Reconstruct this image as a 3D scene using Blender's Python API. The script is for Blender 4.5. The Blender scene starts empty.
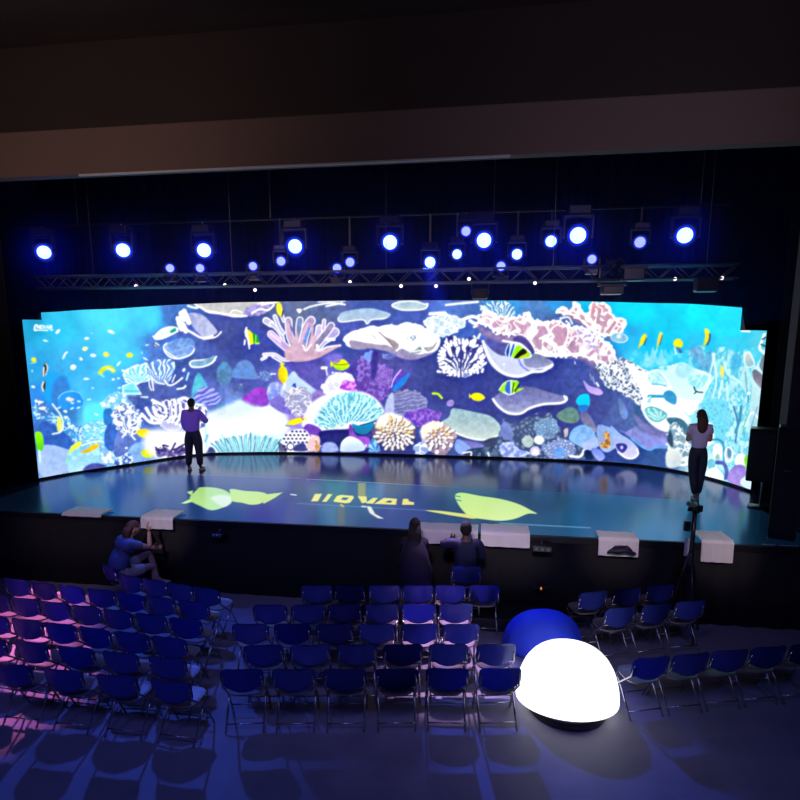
import bpy, bmesh, math, random
import numpy as np
from mathutils import Vector, Matrix
R = math.radians
scene = bpy.context.scene
col_main = scene.collection
# ================= camera, world, lights, exposure =================
CAM = Vector((2.3, -9.25, 4.3)); YAW = R(8.3); PITCH = math.atan(97/580.); FPX = 580.; CY = 442.
cd = bpy.data.cameras.new('camera'); cam = bpy.data.objects.new('camera', cd); col_main.objects.link(cam)
cam.location = CAM; cam.rotation_euler = (math.pi/2-PITCH, 0, YAW)
cd.sensor_width = 36; cd.lens = 36*FPX/800; cd.shift_y = (CY-400)/800.; cd.clip_end = 200
scene.camera = cam
scene.view_settings.view_transform = 'Standard'; scene.view_settings.look = 'None'
scene.view_settings.exposure = 0.0; scene.view_settings.gamma = 1.0; scene.view_settings.use_curve_mapping = False
world = bpy.data.worlds.new('hall'); scene.world = world; world.use_nodes = True
world.node_tree.nodes['Background'].inputs[0].default_value = (0.03, 0.04, 0.35, 1); world.node_tree.nodes['Background'].inputs[1].default_value = 0.004
def lamp(kind, name, loc, target, energy, color, size=.5, size_y=None, spot=None, blend=.6):
    l = bpy.data.lights.new(name, kind); o = bpy.data.objects.new(name, l); col_main.objects.link(o)
    o.location = loc; o.rotation_euler = (Vector(target)-Vector(loc)).to_track_quat('-Z', 'Y').to_euler(); l.energy = energy; l.color = color
    if kind == 'AREA':
        l.size = size
        if size_y: l.shape = 'RECTANGLE'; l.size_y = size_y
    if kind == 'SPOT': l.spot_size = R(spot); l.spot_blend = blend; l.shadow_soft_size = size
    return o
for x_ in (-5.0, 0.5, 6.0): lamp('SPOT', 'house_wash_blue', (x_, -9.5, 8.6), (x_*.75, -2.2, 0.3), 640, (0.16, 0.20, 1.0), .8, spot=62, blend=1)
lamp('SPOT', 'wash_magenta_left', (-7.2, 0.9, 5.3), (-4.5, -2.4, .5), 2600, (1.0, 0.25, 0.75), .1, spot=24)
lamp('SPOT', 'wash_lilac_centre', (1.6, 0.9, 5.3), (1.9, -1.9, .2), 3000, (0.80, 0.5, 1.0), .1, spot=19)
lamp('SPOT', 'wash_blue_left', (-4.0, 0.9, 5.3), (-2.0, -2.6, .2), 900, (0.05, 0.12, 1.0), .1, spot=40)
lamp('SPOT', 'wash_blue_centre', (1.06, 3.1, 6.0), (3.0, -2.6, .3), 1900, (0.05, 0.10, 1.0), .1, spot=22)
lamp('SPOT', 'warm_house_left', (-4.5, -5.5, 6.5), (-4.8, 0, 7.9), 400, (1.0, 0.68, 0.6), .3, spot=100, blend=1)
lamp('SPOT', 'warm_house_right', (5.5, -5.0, 6.5), (4.0, 0, 7.9), 230, (0.85, 0.7, 0.95), .3, spot=100, blend=1)
lamp('SPOT', 'cover_light', (2.0, -7.0, 6.8), (2.0, 0, 1.5), 160, (1.0, 0.76, 0.68), .3, spot=75, blend=1)  # added front fill to brighten the white covers

for x_, tw in ((-4.95, 16), (-3.2, 7.5), (1.7, 10.5), (2.75, 9), (4.35, 7.5), (5.95, 7.5)): lamp('SPOT', 'cover_fill', (x_*.8, -7.4, 6.6), (x_, -.2, 1.24), (1150 if x_ > 2 or -4 < x_ < 0 else 620), (1.0, .78, .72), .05, spot=tw*1.15, blend=1)  # added tight fills, one per white cover, with no fixture behind them
lamp('SPOT', 'fill_lilac', (-2.5, -8.2, 6.9), (-4.6, 3.7, 2.3), 1500, (.62, .45, 1.0), .1, spot=8, blend=.6)  # added fill that lifts the purple shirt on stage
lamp('SPOT', 'fill_pale', (4.0, -8.2, 6.9), (6.3, 2.5, 2.3), 900, (.8, .7, 1.0), .1, spot=8, blend=.6)  # added fill that lifts the figure in the lilac top
lamp('SPOT', 'beam_blue', (1.06, 3.2, 6.05), (1.1, 4.4, 1.5), 700, (.01, .04, 1.0), .04, spot=12, blend=.7)
lamp('SPOT', 'beam_blue', (2.95, 3.2, 6.1), (4.3, 4.2, 1.5), 700, (.01, .04, 1.0), .04, spot=12, blend=.7)

def ray(px, py):
    f = Vector((-math.sin(YAW)*math.cos(PITCH), math.cos(YAW)*math.cos(PITCH), -math.sin(PITCH)))
    r = Vector((math.cos(YAW), math.sin(YAW), 0)); u = r.cross(f)
    return f+r*(px-400)/FPX-u*(py-CY)/FPX
def on_z(px, py, z): d = ray(px, py); return CAM+d*((z-CAM.z)/d.z)
def on_y(px, py, y): d = ray(px, py); return CAM+d*((y-CAM.y)/d.y)
def lin(c): c = np.asarray(c, dtype=np.float64); return np.where(c <= .04045, c/12.92, ((c+.055)/1.055)**2.4)
# ================= materials =================
def mat(name, c, rough=.6, metal=0., noise=0., scale=8., bump=0., emit=None, es=0., coat=0., spec=.5):
    m = bpy.data.materials.new(name); m.use_nodes = True; nt = m.node_tree; b = nt.nodes['Principled BSDF']
    b.inputs['Base Color'].default_value = (*c, 1); b.inputs['Roughness'].default_value = rough; b.inputs['Metallic'].default_value = metal
    b.inputs['Coat Weight'].default_value = coat; b.inputs['Specular IOR Level'].default_value = spec
    if noise or bump:
        tc = nt.nodes.new('ShaderNodeTexCoord'); n = nt.nodes.new('ShaderNodeTexNoise'); n.inputs['Scale'].default_value = scale; n.inputs['Detail'].default_value = 4
        nt.links.new(tc.outputs['Object'], n.inputs['Vector'])
        if noise:
            mx = nt.nodes.new('ShaderNodeMix'); mx.data_type = 'RGBA'
            mx.inputs[6].default_value = (*[v*(1-noise) for v in c], 1); mx.inputs[7].default_value = (*[min(1, v*(1+noise)) for v in c], 1)
            nt.links.new(n.outputs['Fac'], mx.inputs[0]); nt.links.new(mx.outputs[2], b.inputs['Base Color'])
        if bump:
            bp = nt.nodes.new('ShaderNodeBump'); bp.inputs['Strength'].default_value = bump; bp.inputs['Distance'].default_value = .02
            nt.links.new(n.outputs['Fac'], bp.inputs['Height']); nt.links.new(bp.outputs[0], b.inputs['Normal'])
    if emit: b.inputs['Emission Color'].default_value = (*emit, 1); b.inputs['Emission Strength'].default_value = es
    return m
def film_mat(name, strength, base=(.01, .01, .012), rough=.5):
    m = mat(name, base, rough); nt = m.node_tree; a = nt.nodes.new('ShaderNodeAttribute'); a.attribute_name = 'film'
    nt.links.new(a.outputs['Color'], nt.nodes['Principled BSDF'].inputs['Emission Color']); nt.nodes['Principled BSDF'].inputs['Emission Strength'].default_value = strength
    return m
M = dict(
 black=mat('black_paint', (.008, .008, .012), .5, noise=.3), casing=mat('black_casing', (.012, .012, .018), .35, noise=.3, scale=20),
 drape=mat('black_drape', (.006, .006, .011), .95, noise=.4, scale=3), skirt=mat('stage_skirt_cloth', (.006, .0055, .007), .9, noise=.4, scale=4),
 stage=mat('gloss_stage_floor', (.012, .018, .04), .17, noise=.2, scale=1.5, bump=.008), carpet=mat('hall_floor', (.20, .18, .22), .6, noise=.3, scale=2.5),
 header=mat('brown_plaster', (.13, .088, .08), .8, noise=.08, scale=1.5), headershine=mat('lip_highlight', (.45, .47, .5), .5, noise=.1),
 pillar=mat('grey_brown_pillar', (.12, .085, .075), .8, noise=.15, scale=3), ceiling=mat('dark_ceiling', (.03, .022, .022), .9, noise=.15, scale=2),
 truss=mat('truss_metal', (.22, .2, .24), .4, .7, noise=.15), fix=mat('fixture_black', (.02, .02, .03), .35, noise=.2, scale=20),
 lens=mat('lit_lens', (.2, .4, .9), .2, emit=(.36, .62, 1.0), es=2.6), lensw=mat('lit_lens_small', (.2, .3, .9), .2, emit=(.30, .36, 1.0), es=1.5), halo=mat('painted_blue_glow', (.0, .02, .4), .3, emit=(.004, .02, 1.0), es=.75),
 dot=mat('small_white_lamp', (.8, .7, .9), .3, emit=(1, .85, 1), es=1.6), whitecover=mat('white_cover', (.80, .76, .78), .55, noise=.05, scale=6),
 plastic=mat('blue_plastic', (.05, .07, .34), .24, noise=.12, scale=12), seat=mat('grey_seat_plastic', (.26, .21, .21), .38, noise=.1, scale=12), chrome=mat('chrome_tube', (.45, .42, .46), .25, .9, noise=.1),
 skin=mat('skin', (.50, .27, .20), .55, noise=.1, scale=30), skind=mat('skin_dark', (.11, .055, .045), .55, noise=.1, scale=30), hairb=mat('dark_hair', (.005, .004, .005), .85, noise=.3, scale=60), hairr=mat('brown_hair', (.075, .028, .018), .75, noise=.3, scale=60),
 eye=mat('eye', (.03, .02, .02), .2, noise=.1), lip=mat('lips', (.4, .14, .12), .5, noise=.1), purple=mat('purple_shirt', (.30, .14, .78), .7, noise=.12, scale=14, bump=.3), lilac=mat('lilac_top', (.62, .50, .72), .7, noise=.08, scale=14, bump=.2),
 trous=mat('dark_trousers', (.012, .013, .035), .75, noise=.2, scale=14), bluetee=mat('blue_tee', (.13, .16, .34), .8, noise=.12, scale=14, bump=.2), cream=mat('cream_shorts', (.62, .5, .42), .8, noise=.1), navy=mat('navy_jacket', (.004, .006, .045), .75, noise=.2, scale=10, bump=.2),
 plum=mat('plum_coat', (.011, .005, .026), .8, noise=.2, scale=10, bump=.2), shoe=mat('pale_shoe', (.55, .42, .40), .6, noise=.1), phone=mat('phone', (.02, .02, .03), .2, noise=.1),
 bluecloth=mat('blue_cloth', (.03, .08, .8), .65, noise=.15, scale=3, bump=.2), glow=mat('overexposed_white', (.9, .95, 1), .3, emit=(.93, .97, 1.0), es=1.6),
 amber=mat('amber_lamp', (.4, .15, .02), .3, emit=(1.0, .32, .05), es=.7), paper=mat('white_sheet', (.62, .6, .64), .7, noise=.05), grille=mat('speaker_grille', (.02, .022, .04), .45, noise=.5, scale=90), bag=mat('black_bag', (.012, .012, .03), .6, noise=.3, scale=12, bump=.3))
def tinted_gloss(m, c, rough, ior=1.5):
    """dark glass-like floor tiles whose reflection is tinted"""
    nt = m.node_tree; b = nt.nodes['Principled BSDF']; b.inputs['Specular IOR Level'].default_value = 0
    g = nt.nodes.new('ShaderNodeBsdfGlossy'); g.inputs['Color'].default_value = (*c, 1); g.inputs['Roughness'].default_value = rough
    f = nt.nodes.new('ShaderNodeFresnel'); f.inputs['IOR'].default_value = ior; mx = nt.nodes.new('ShaderNodeMixShader'); out = nt.nodes['Material Output']
    nt.links.new(f.outputs[0], mx.inputs[0]); nt.links.new(b.outputs[0], mx.inputs[1]); nt.links.new(g.outputs[0], mx.inputs[2]); nt.links.new(mx.outputs[0], out.inputs['Surface'])
    bp = [n for n in nt.nodes if n.type == 'BUMP']
    if bp: nt.links.new(bp[0].outputs[0], g.inputs['Normal'])
tinted_gloss(M['stage'], (.66, .74, 1), .17, 1.75)
# ================= mesh helpers =================
def bm_obj(name, bm, m, parent=None, smooth=False, loc=None):
    me = bpy.data.meshes.new(name); bm.normal_update(); bm.to_mesh(me); bm.free()
    for k in (m if isinstance(m, (list, tuple)) else [m]): me.materials.append(k)
    if smooth: me.polygons.foreach_set('use_smooth', [True]*len(me.polygons))
    o = bpy.data.objects.new(name, me); col_main.objects.link(o)
    if loc: o.location = loc
    if parent: o.parent = parent
    return o
def empty(name, loc=(0, 0, 0), rz=0):
    o = bpy.data.objects.new(name, None); col_main.objects.link(o); o.location = loc; o.rotation_euler.z = rz; o.empty_display_size = .1; return o
def tag(o, label, cat, group=None):
    o['label'] = label; o['category'] = cat
    if group: o['group'] = group
    return o
def struct(o, label=None):
    o['kind'] = 'structure'
    if label: o['label'] = label
    return o
def box(bm, x0, x1, y0, y1, z0, z1, bev=0, mi=0, T=None):
    r = bmesh.ops.create_cube(bm, size=1); vs = r['verts']
    for v in vs: v.co = Vector(((x0+x1)/2+v.co.x*(x1-x0), (y0+y1)/2+v.co.y*(y1-y0), (z0+z1)/2+v.co.z*(z1-z0)))
    fs = {f for v in vs for f in v.link_faces}
    if bev:
        g = bmesh.ops.bevel(bm, geom=list({e for v in vs for e in v.link_edges}), offset=bev, segments=2, profile=.5, affect='EDGES'); fs = set(g['faces']) | {f for f in fs if f.is_valid}
        vs = list({v for f in fs for v in f.verts})
    for f in fs:
        if f.is_valid: f.material_index = mi
    if T:
        for v in vs: v.co = T @ v.co
    return vs
def tube(bm, pts, rad, n=8, mi=0, caps=True, flat=1.0):
    pts = [Vector(p) for p in pts]; rads = rad if isinstance(rad, (list, tuple)) else [rad]*len(pts); rings = []; up = None
    for i, p in enumerate(pts):
        d = (pts[min(i+1, len(pts)-1)]-pts[max(i-1, 0)]).normalized()
        if up is None: up = Vector((0, 0, 1)) if abs(d.z) < .9 else Vector((0, 1, 0))
        s = d.cross(up).normalized(); up = s.cross(d).normalized()
        rings.append([bm.verts.new(p+s*math.cos(a)*rads[i]+up*math.sin(a)*rads[i]*flat) for a in [k*2*math.pi/n for k in range(n)]])
    for a, b in zip(rings, rings[1:]):
        for k in range(n): bm.faces.new((a[k], a[(k+1) % n], b[(k+1) % n], b[k])).material_index = mi
    if caps: bm.faces.new(rings[0][::-1]).material_index = mi; bm.faces.new(rings[-1]).material_index = mi
def lathe(bm, prof, n=20, T=None, mi=0):
    rings = []
    for r, z in prof: rings.append([bm.verts.new((r*math.cos(k*2*math.pi/n), r*math.sin(k*2*math.pi/n), z)) for k in range(n)])
    for a, b in zip(rings, rings[1:]):
        for k in range(n): bm.faces.new((a[k], a[(k+1) % n], b[(k+1) % n], b[k])).material_index = mi
    bm.faces.new(rings[0][::-1]).material_index = mi; bm.faces.new(rings[-1]).material_index = mi
    if T:
        for r in rings:
            for v in r: v.co = T @ v.co
def ellipsoid(bm, c, r, rot=None, seg=16, mi=0, warp=None):
    q = bmesh.ops.create_uvsphere(bm, u_segments=seg, v_segments=max(6, seg*2//3), radius=1)
    for v in q['verts']:
        p = Vector((v.co.x*r[0], v.co.y*r[1], v.co.z*r[2]))
        if warp: p = warp(p)
        if rot: p = rot @ p
        v.co = p+Vector(c)
        for f in v.link_faces: f.material_index = mi
def NB(): return bmesh.new()
# ---- the reef film on the LED wall, drawn in picture units (x 18..772, y 298..492) ----
import numpy as np, math
AX0, AY0, ASC = 18.0, 296.0, 2
AW, AH = 756*ASC, 198*ASC
AYY, AXX = np.mgrid[0:AH, 0:AW].astype(np.float32)
AXX = AX0 + (AXX+.5)/ASC; AYY = AY0 + (AYY+.5)/ASC
ART = np.zeros((AH, AW, 3), np.float32)
_lat = {}
def vnoise(x, y, s, seed=0):
    if seed not in _lat: _lat[seed] = np.random.RandomState(seed+7).rand(256, 256).astype(np.float32)
    L = _lat[seed]; u = x/s+37.3; v = y/s+11.7
    i = np.floor(u).astype(int); j = np.floor(v).astype(int); fu = u-i; fv = v-j
    fu = fu*fu*(3-2*fu); fv = fv*fv*(3-2*fv); i &= 255; j &= 255; i1 = (i+1) & 255; j1 = (j+1) & 255
    return (L[j, i]*(1-fu)+L[j, i1]*fu)*(1-fv)+(L[j1, i]*(1-fu)+L[j1, i1]*fu)*fv
def fbm(x, y, s, seed=0): return .5*vnoise(x, y, s, seed)+.3*vnoise(x, y, s/2, seed+1)+.2*vnoise(x, y, s/4, seed+2)
def ss(a, b, x):
    t = np.clip((x-a)/(b-a), 0, 1); return t*t*(3-2*t)
def t_maze(x, y, s=3, seed=3, w=.085):    # wriggling lines
    x, y = x+1.6*(vnoise(x, y, 7, seed+30)-.5)*2, y+1.6*(vnoise(x, y, 7, seed+40)-.5)*2
    return 1-ss(w*.7, w*1.7, np.abs(vnoise(x*.82+y*.57, y*.82-x*.57, s, seed)-.5))
def t_fan(cx, cy, k, w=1.0, seed=5):      # branches that spread from a point
    def f(x, y):
        a = np.arctan2(y-cy, x-cx)+.16*w*(vnoise(x, y, 5, seed)-.5)*2; r = np.hypot(x-cx, y-cy)
        n = vnoise(x, y, 3, seed+4); v = np.sin(a*k+2.6*w*n+r*.10)
        return ss(-.15, .35, v)*ss(.10, .3, np.abs(vnoise(x, y, 3.4, seed+2)-.5)*2+.14)
    return f
def t_rubble(x, y, s=4, seed=9):
    n = fbm(x, y, s, seed); return ss(.45, .62, n)
def t_cells(s=4, seed=2, t0=.22, t1=.4):  # pale round nubs with dark seams
    rs = np.random.RandomState(seed); J = rs.rand(64, 64, 2)
    def f(x, y):
        u = x/s; v = y/s; i = np.floor(u).astype(int); j = np.floor(v).astype(int); d1 = np.full(x.shape, 9.); d2 = d1.copy()
        for a in (-1, 0, 1):
            for b in (-1, 0, 1):
                q = J[(j+b) & 63, (i+a) & 63]; d = np.hypot(i+a+q[..., 0]-u, j+b+q[..., 1]-v)
                m = d < d1; d2 = np.where(m, d1, np.minimum(d2, d)); d1 = np.where(m, d, d1)
        return ss(t0*.3, t1*.9, d2-d1)
    return f
def smooth(P, n=5):
    P = np.array(P, float); N = len(P); out = []
    for i in range(N):
        a, b, c, d = P[i-1], P[i], P[(i+1) % N], P[(i+2) % N]
        for t in np.linspace(0, 1, n, endpoint=False):
            out.append(.5*((2*b)+(c-a)*t+(2*a-5*b+4*c-d)*t*t+(3*b-3*c+d-a)*t**3))
    return np.array(out)
def open_smooth(P, n=4):
    Q = np.vstack([2*P[0]-P[1], P, 2*P[-1]-P[-2]]); out = []
    for i in range(1, len(Q)-2):
        a, b, c, d = Q[i-1], Q[i], Q[i+1], Q[i+2]
        for t in np.linspace(0, 1, n, endpoint=False): out.append(.5*((2*b)+(c-a)*t+(2*a-5*b+4*c-d)*t*t+(3*b-3*c+d-a)*t**3))
    return np.array(out+[P[-1]])
def _win(P, pad):
    x0, y0 = P.min(0)-pad; x1, y1 = P.max(0)+pad
    i0 = max(0, int((x0-AX0)*ASC)); i1 = min(AW, int((x1-AX0)*ASC)+2); j0 = max(0, int((y0-AY0)*ASC)); j1 = min(AH, int((y1-AY0)*ASC)+2)
    return slice(j0, j1), slice(i0, i1)
def _dist(P, closed, X, Y):
    D = np.full(X.shape, 1e9, np.float32); ins = np.zeros(X.shape, bool); n = len(P)
    for k in range(n if closed else n-1):
        x0, y0 = P[k]; x1, y1 = P[(k+1) % n]; dx, dy = x1-x0, y1-y0; L = dx*dx+dy*dy+1e-9
        t = np.clip(((X-x0)*dx+(Y-y0)*dy)/L, 0, 1); D = np.minimum(D, (X-x0-t*dx)**2+(Y-y0-t*dy)**2)
        if closed and abs(dy) > 1e-9:
            c = ((y0 > Y) != (y1 > Y)) & (X < dx*(Y-y0)/dy+x0); ins ^= c
    D = np.sqrt(D); return np.where(ins, -D, D) if closed else D
def col(c): return np.array(c, np.float32)/255
def shape(P, c, c2=None, grad=(0, 1), tex=None, tc=(255, 255, 255), ta=1., line=None, lw=1., lpart=None, soft=.5, a=1., round_=True, rough=0, seed=1):
    """a filled outline: colour c (to c2 along grad), a texture over it, a rim line (lpart: only where that test holds)"""
    P = np.array(P, float)
    if round_: P = smooth(P)
    sl = _win(P, soft*2+lw+rough+1); X, Y = AXX[sl], AYY[sl]
    if X.size == 0: return
    D = _dist(P, True, X, Y)
    if rough: D = D+(vnoise(X, Y, 2.6, seed)-.5)*2*rough
    m = 1-ss(-soft, soft, D); C = np.broadcast_to(col(c), X.shape+(3,)).copy()
    if c2 is not None:
        g = X*grad[0]+Y*grad[1]; q = P@np.array(grad, float); g = np.clip((g-q.min())/(q.max()-q.min()+1e-6), 0, 1)[..., None]
        C = C*(1-g)+col(c2)*g
    if tex is not None:
        t = (tex(X, Y)*ta)[..., None]; C = C*(1-t)+col(tc)*t
    A = m*a
    if line is not None:
        l = 1-ss(lw*.5-.35, lw*.5+.45, np.abs(D))
        if lpart: l = l*lpart(X, Y)
        C = C*(1-l[..., None])+col(line)*l[..., None]; A = np.maximum(A, l)
    ART[sl] = ART[sl]*(1-A[..., None])+C*A[..., None]
def ell(x0, y0, x1, y1, n=14, rot=0):
    cx, cy, rx, ry = (x0+x1)/2, (y0+y1)/2, (x1-x0)/2, (y1-y0)/2; c, s = math.cos(rot), math.sin(rot)
    return [(cx+rx*math.cos(t)*c-ry*math.sin(t)*s, cy+rx*math.cos(t)*s+ry*math.sin(t)*c) for t in [i*2*math.pi/n for i in range(n)]]
def line(P, w, c, a=1., taper=0, soft=.5):
    P = np.array(P, float)
    if len(P) > 2: P = open_smooth(P)
    sl = _win(P, w+2); X, Y = AXX[sl], AYY[sl]
    if X.size == 0: return
    m = (1-ss(w/2-soft, w/2+soft, _dist(P, False, X, Y)))*a
    ART[sl] = ART[sl]*(1-m[..., None])+col(c)*m[..., None]
def finger(P, w, c, o=(255, 255, 255), ow=1.1):
    line(P, w+2*ow, o); line(P, w, c)
def fish(x, y, L, h, ang, c, c2=None):
    ca, sa = math.cos(ang), math.sin(ang)
    body = [(-.5, 0), (-.3, -.42), (.1, -.5), (.38, -.25), (.5, 0), (.38, .25), (.1, .5), (-.3, .42)]
    T = lambda p, q: (x+p*L*ca-q*h*sa, y+p*L*sa+q*h*ca)
    shape([T(p, q) for p, q in body], c, c2, grad=(-sa, ca))
    if L > 7: shape([T(-.42, 0), T(-.66, -.3), T(-.6, .3)], c, round_=False)
W = (255, 255, 255)
# ---- water and reef mass: colours at places, blended
BG = [(24,322,(30,160,205)),(60,325,(48,190,235)),(110,315,(75,212,252)),(150,315,(70,205,250)),(30,370,(45,165,225)),(80,360,(62,180,240)),(120,350,(72,200,250)),
 (100,385,(70,190,248)),(40,395,(45,140,230)),(60,410,(45,130,215)),(100,415,(95,225,250)),(50,435,(45,105,205)),(90,435,(120,200,240)),(60,465,(135,175,235)),(100,460,(140,205,242)),
 (172,312,(60,120,215)),(165,345,(70,120,215)),(190,330,(80,110,205)),(150,385,(75,110,200)),(185,375,(62,90,185)),(150,410,(65,95,195)),(140,440,(110,150,225)),(170,440,(225,235,252)),(170,432,(130,145,215)),
 (220,330,(66,80,170)),(240,345,(48,66,165)),(225,370,(62,88,175)),(265,345,(55,72,175)),(250,385,(70,85,185)),(215,395,(75,100,200)),(230,405,(150,195,245)),(240,425,(250,253,255)),(215,430,(240,250,255)),(270,420,(252,254,255)),(270,440,(215,245,255)),
 (295,308,(95,110,165)),(330,310,(90,110,175)),(345,345,(60,80,180)),(330,360,(90,95,195)),(300,395,(130,125,215)),(305,370,(95,95,195)),(320,385,(150,150,225)),(300,415,(160,140,220)),
 (370,303,(58,85,180)),(410,315,(68,95,195)),(350,325,(75,90,190)),(400,365,(75,75,170)),(425,370,(55,68,160)),(360,370,(75,60,170)),(450,320,(80,125,215)),(470,330,(65,105,205)),(440,380,(50,60,150)),(470,385,(48,60,160)),(480,400,(55,65,155)),
 (430,430,(70,80,170)),(340,440,(45,50,140)),(400,448,(55,65,150)),(460,445,(70,90,165)),(530,310,(70,130,205)),(510,305,(60,150,220)),(560,320,(70,105,185)),(545,330,(75,90,170)),(590,303,(30,185,235)),(560,305,(50,150,225)),
 (500,335,(85,85,175)),(550,370,(48,62,160)),(575,370,(55,75,170)),(600,360,(80,85,160)),(540,415,(50,60,145)),(600,405,(58,72,160)),(620,410,(70,95,175)),(520,445,(80,100,160)),(640,450,(45,80,165)),(610,450,(45,70,160)),(660,455,(45,90,170)),
 (640,310,(10,215,248)),(700,315,(15,225,252)),(735,325,(25,215,248)),(630,335,(40,175,230)),(665,325,(20,200,240)),(655,345,(25,190,240)),(700,345,(40,190,230)),(740,345,(50,200,235)),(760,345,(80,200,225)),(640,360,(60,190,235)),
 (720,380,(90,205,235)),(745,395,(90,205,225)),(700,420,(150,225,242)),(735,430,(140,215,235)),(700,460,(190,225,235)),(725,465,(180,215,240)),(755,430,(130,200,215)),(680,440,(120,160,190)),(665,405,(220,248,255)),(760,400,(150,195,215)),(745,470,(170,200,230))]
acc = np.zeros((AH//4+1, AW//4+1, 3)); ws = np.zeros((AH//4+1, AW//4+1, 1))
gy, gx = np.mgrid[0:AH//4+1, 0:AW//4+1]; gx = AX0+gx*4/ASC; gy = AY0+gy*4/ASC
for x, y, c in BG:
    w = (1/((gx-x)**2+((gy-y)*1.15)**2+30)**2.2)[..., None]; acc += w*col(c); ws += w
low = acc/ws
yi = np.arange(AH)/4; xi = np.arange(AW)/4; j = yi.astype(int); i = xi.astype(int); fy = (yi-j)[:, None, None]; fx = (xi-i)[None, :, None]
j1 = np.minimum(j+1, low.shape[0]-1); i1 = np.minimum(i+1, low.shape[1]-1)
ART[:] = (low[j][:, i]*(1-fx)+low[j][:, i1]*fx)*(1-fy)+(low[j1][:, i]*(1-fx)+low[j1][:, i1]*fx)*fy
n = fbm(AXX, AYY, 14, 21)-.5
ART *= (1+.16*n[..., None])
# ---- far left water
shape([(44,374),(64,373),(70,380),(69,398),(52,402),(42,392)], (28,165,238), a=.8, soft=2)
shape([(54,380),(66,376),(69,398),(52,402)], (40,125,225), a=.8, soft=2)
shape([(58,404),(60,393),(72,389),(82,392),(84,402),(72,408)], (45,150,235), line=(110,205,255), lw=1, lpart=lambda X, Y: ss(399, 396, Y))
shape([(86,406),(98,401),(108,403),(108,422),(88,422)], (95,232,255), soft=3, a=.8)
shape([(33,402),(50,410),(64,414),(80,424),(106,422),(112,436),(84,446),(60,434),(44,418),(34,414)], (70,150,220), tex=lambda X, Y: t_maze(X, Y, 2.6, 3), tc=(225,250,255), ta=.85, rough=2, a=.9)
shape([(84,424),(108,418),(112,440),(90,446)], (110,205,240), tex=lambda X, Y: t_maze(X, Y, 2.2, 31), tc=(215,250,255), ta=.8, rough=2)
shape([(36,398),(46,402),(50,412),(40,414)], (60,130,215), tex=lambda X, Y: t_rubble(X, Y, 3, 8), tc=W, rough=1)
shape([(42,419),(56,424),(74,440),(72,447),(44,445),(38,430)], (42,100,200), soft=1.5)
shape([(38,447),(50,443),(62,446),(72,452),(68,470),(42,475)], (140,175,235), (165,190,238), tex=lambda X, Y: fbm(X, Y, 4, 6), tc=(185,205,245), ta=.5, soft=1)
shape([(68,470),(70,446),(90,438),(106,440),(118,452),(124,464),(100,468),(72,474)], (120,195,238), (175,220,245), tex=lambda X, Y: t_rubble(X, Y, 5, 12), tc=(185,235,252), ta=.8, rough=1)
line([(82,444),(94,440),(106,441),(116,450),(122,458)], 1.3, (235,250,255))
shape([(84,470),(88,464),(98,462),(108,466)], (80,95,190), soft=1)
shape([(101,444),(116,452),(126,466),(112,467),(104,460)], (130,190,240), tex=lambda X, Y: t_rubble(X, Y, 4, 17), tc=W, rough=1)
# ---- left coral head column
shape([(104,404),(108,394),(120,390),(134,392),(136,402),(124,408),(112,410)], (120,200,240), tex=lambda X, Y: t_rubble(X, Y, 3.5, 4), tc=(235,252,255), rough=2)
shape([(106,408),(114,408),(115,424),(106,422)], (40,135,222), soft=.8)
shape([(108,425),(120,420),(122,436),(115,450),(106,444)], (50,110,212), soft=.8)
shape([(115,452),(120,428),(134,424),(142,436),(136,452),(124,458)], (95,130,220), (70,105,200), tex=lambda X, Y: fbm(X, Y, 5, 3), tc=(125,150,230), ta=.5)
shape([(128,462),(132,446),(144,440),(152,446),(154,456),(142,462)], (120,165,232), tex=lambda X, Y: fbm(X, Y, 4, 13), tc=(160,195,242), ta=.8, soft=1)
shape([(118,458),(130,452),(134,464),(116,468)], (60,110,200), tex=lambda X, Y: t_rubble(X, Y, 3, 14), tc=(225,240,255))
def t_bush(X, Y): return np.maximum(t_fan(130, 436, 15, 1.6, 12)(X, Y), t_maze(X, Y, 2.6, 15)*.9)
shape([(114,412),(122,403),(130,402),(138,408),(143,420),(138,432),(128,434),(118,426)], (95,130,205), tex=t_bush, tc=(250,255,255), rough=2.5)
for P in ([(134,428),(133,434),(136,438)], [(128,430),(124,436)]): line(P, 1.6, W)
fish(144.5, 431.5, 15, 9, math.pi+.15, (240,225,20), (225,200,20)); fish(148, 452, 13, 9.5, math.pi+.1, (225,240,20), (190,200,20))
# ---- fan cup coral upper left
shape([(124,372),(132,366),(146,362),(150,376),(140,381),(128,380)], (110,215,245), tex=t_fan(140, 384, 26, 1, 3), tc=(235,253,255), line=(240,255,255), lw=1.2, rough=1)
shape([(146,364),(160,357),(174,360),(172,374),(164,382),(152,376)], (95,150,225), tex=t_fan(160, 392, 40, .6, 8), tc=(225,248,255), rough=1.2)
shape([(150,372),(158,378),(168,376),(166,384),(152,383)], (130,160,220), soft=1)
shape([(150,383),(172,383),(178,394),(152,398)], (85,110,195), (70,90,185), soft=1.5)
line([(150,374),(156,380),(164,382)], 1.3, W); line([(164,378),(168,383),(174,382),(182,376)], 1.6, W); line([(172,380),(175,373)], 1.2, W)
line([(148,376),(149,384),(151,388)], 1.2, W); line([(151,376),(153,388)], 1.4, W)
shape([(124,384),(134,380),(141,392),(124,392)], (130,225,245), line=(230,252,255), lw=1, round_=False)
line([(141,395),(147,395)], 1.6, W); line([(126,389),(139,389)], .9, (60,180,205)); shape([(128,394),(150,398),(140,408)], (55,85,180), soft=2, a=.8)
line([(177,387),(183,386),(185,384)], 1.8, (225,250,245)); fish(183.5, 368, 4, 2.4, -1, W); line([(186,378),(188,371)], 1.6, (170,230,240))
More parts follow.
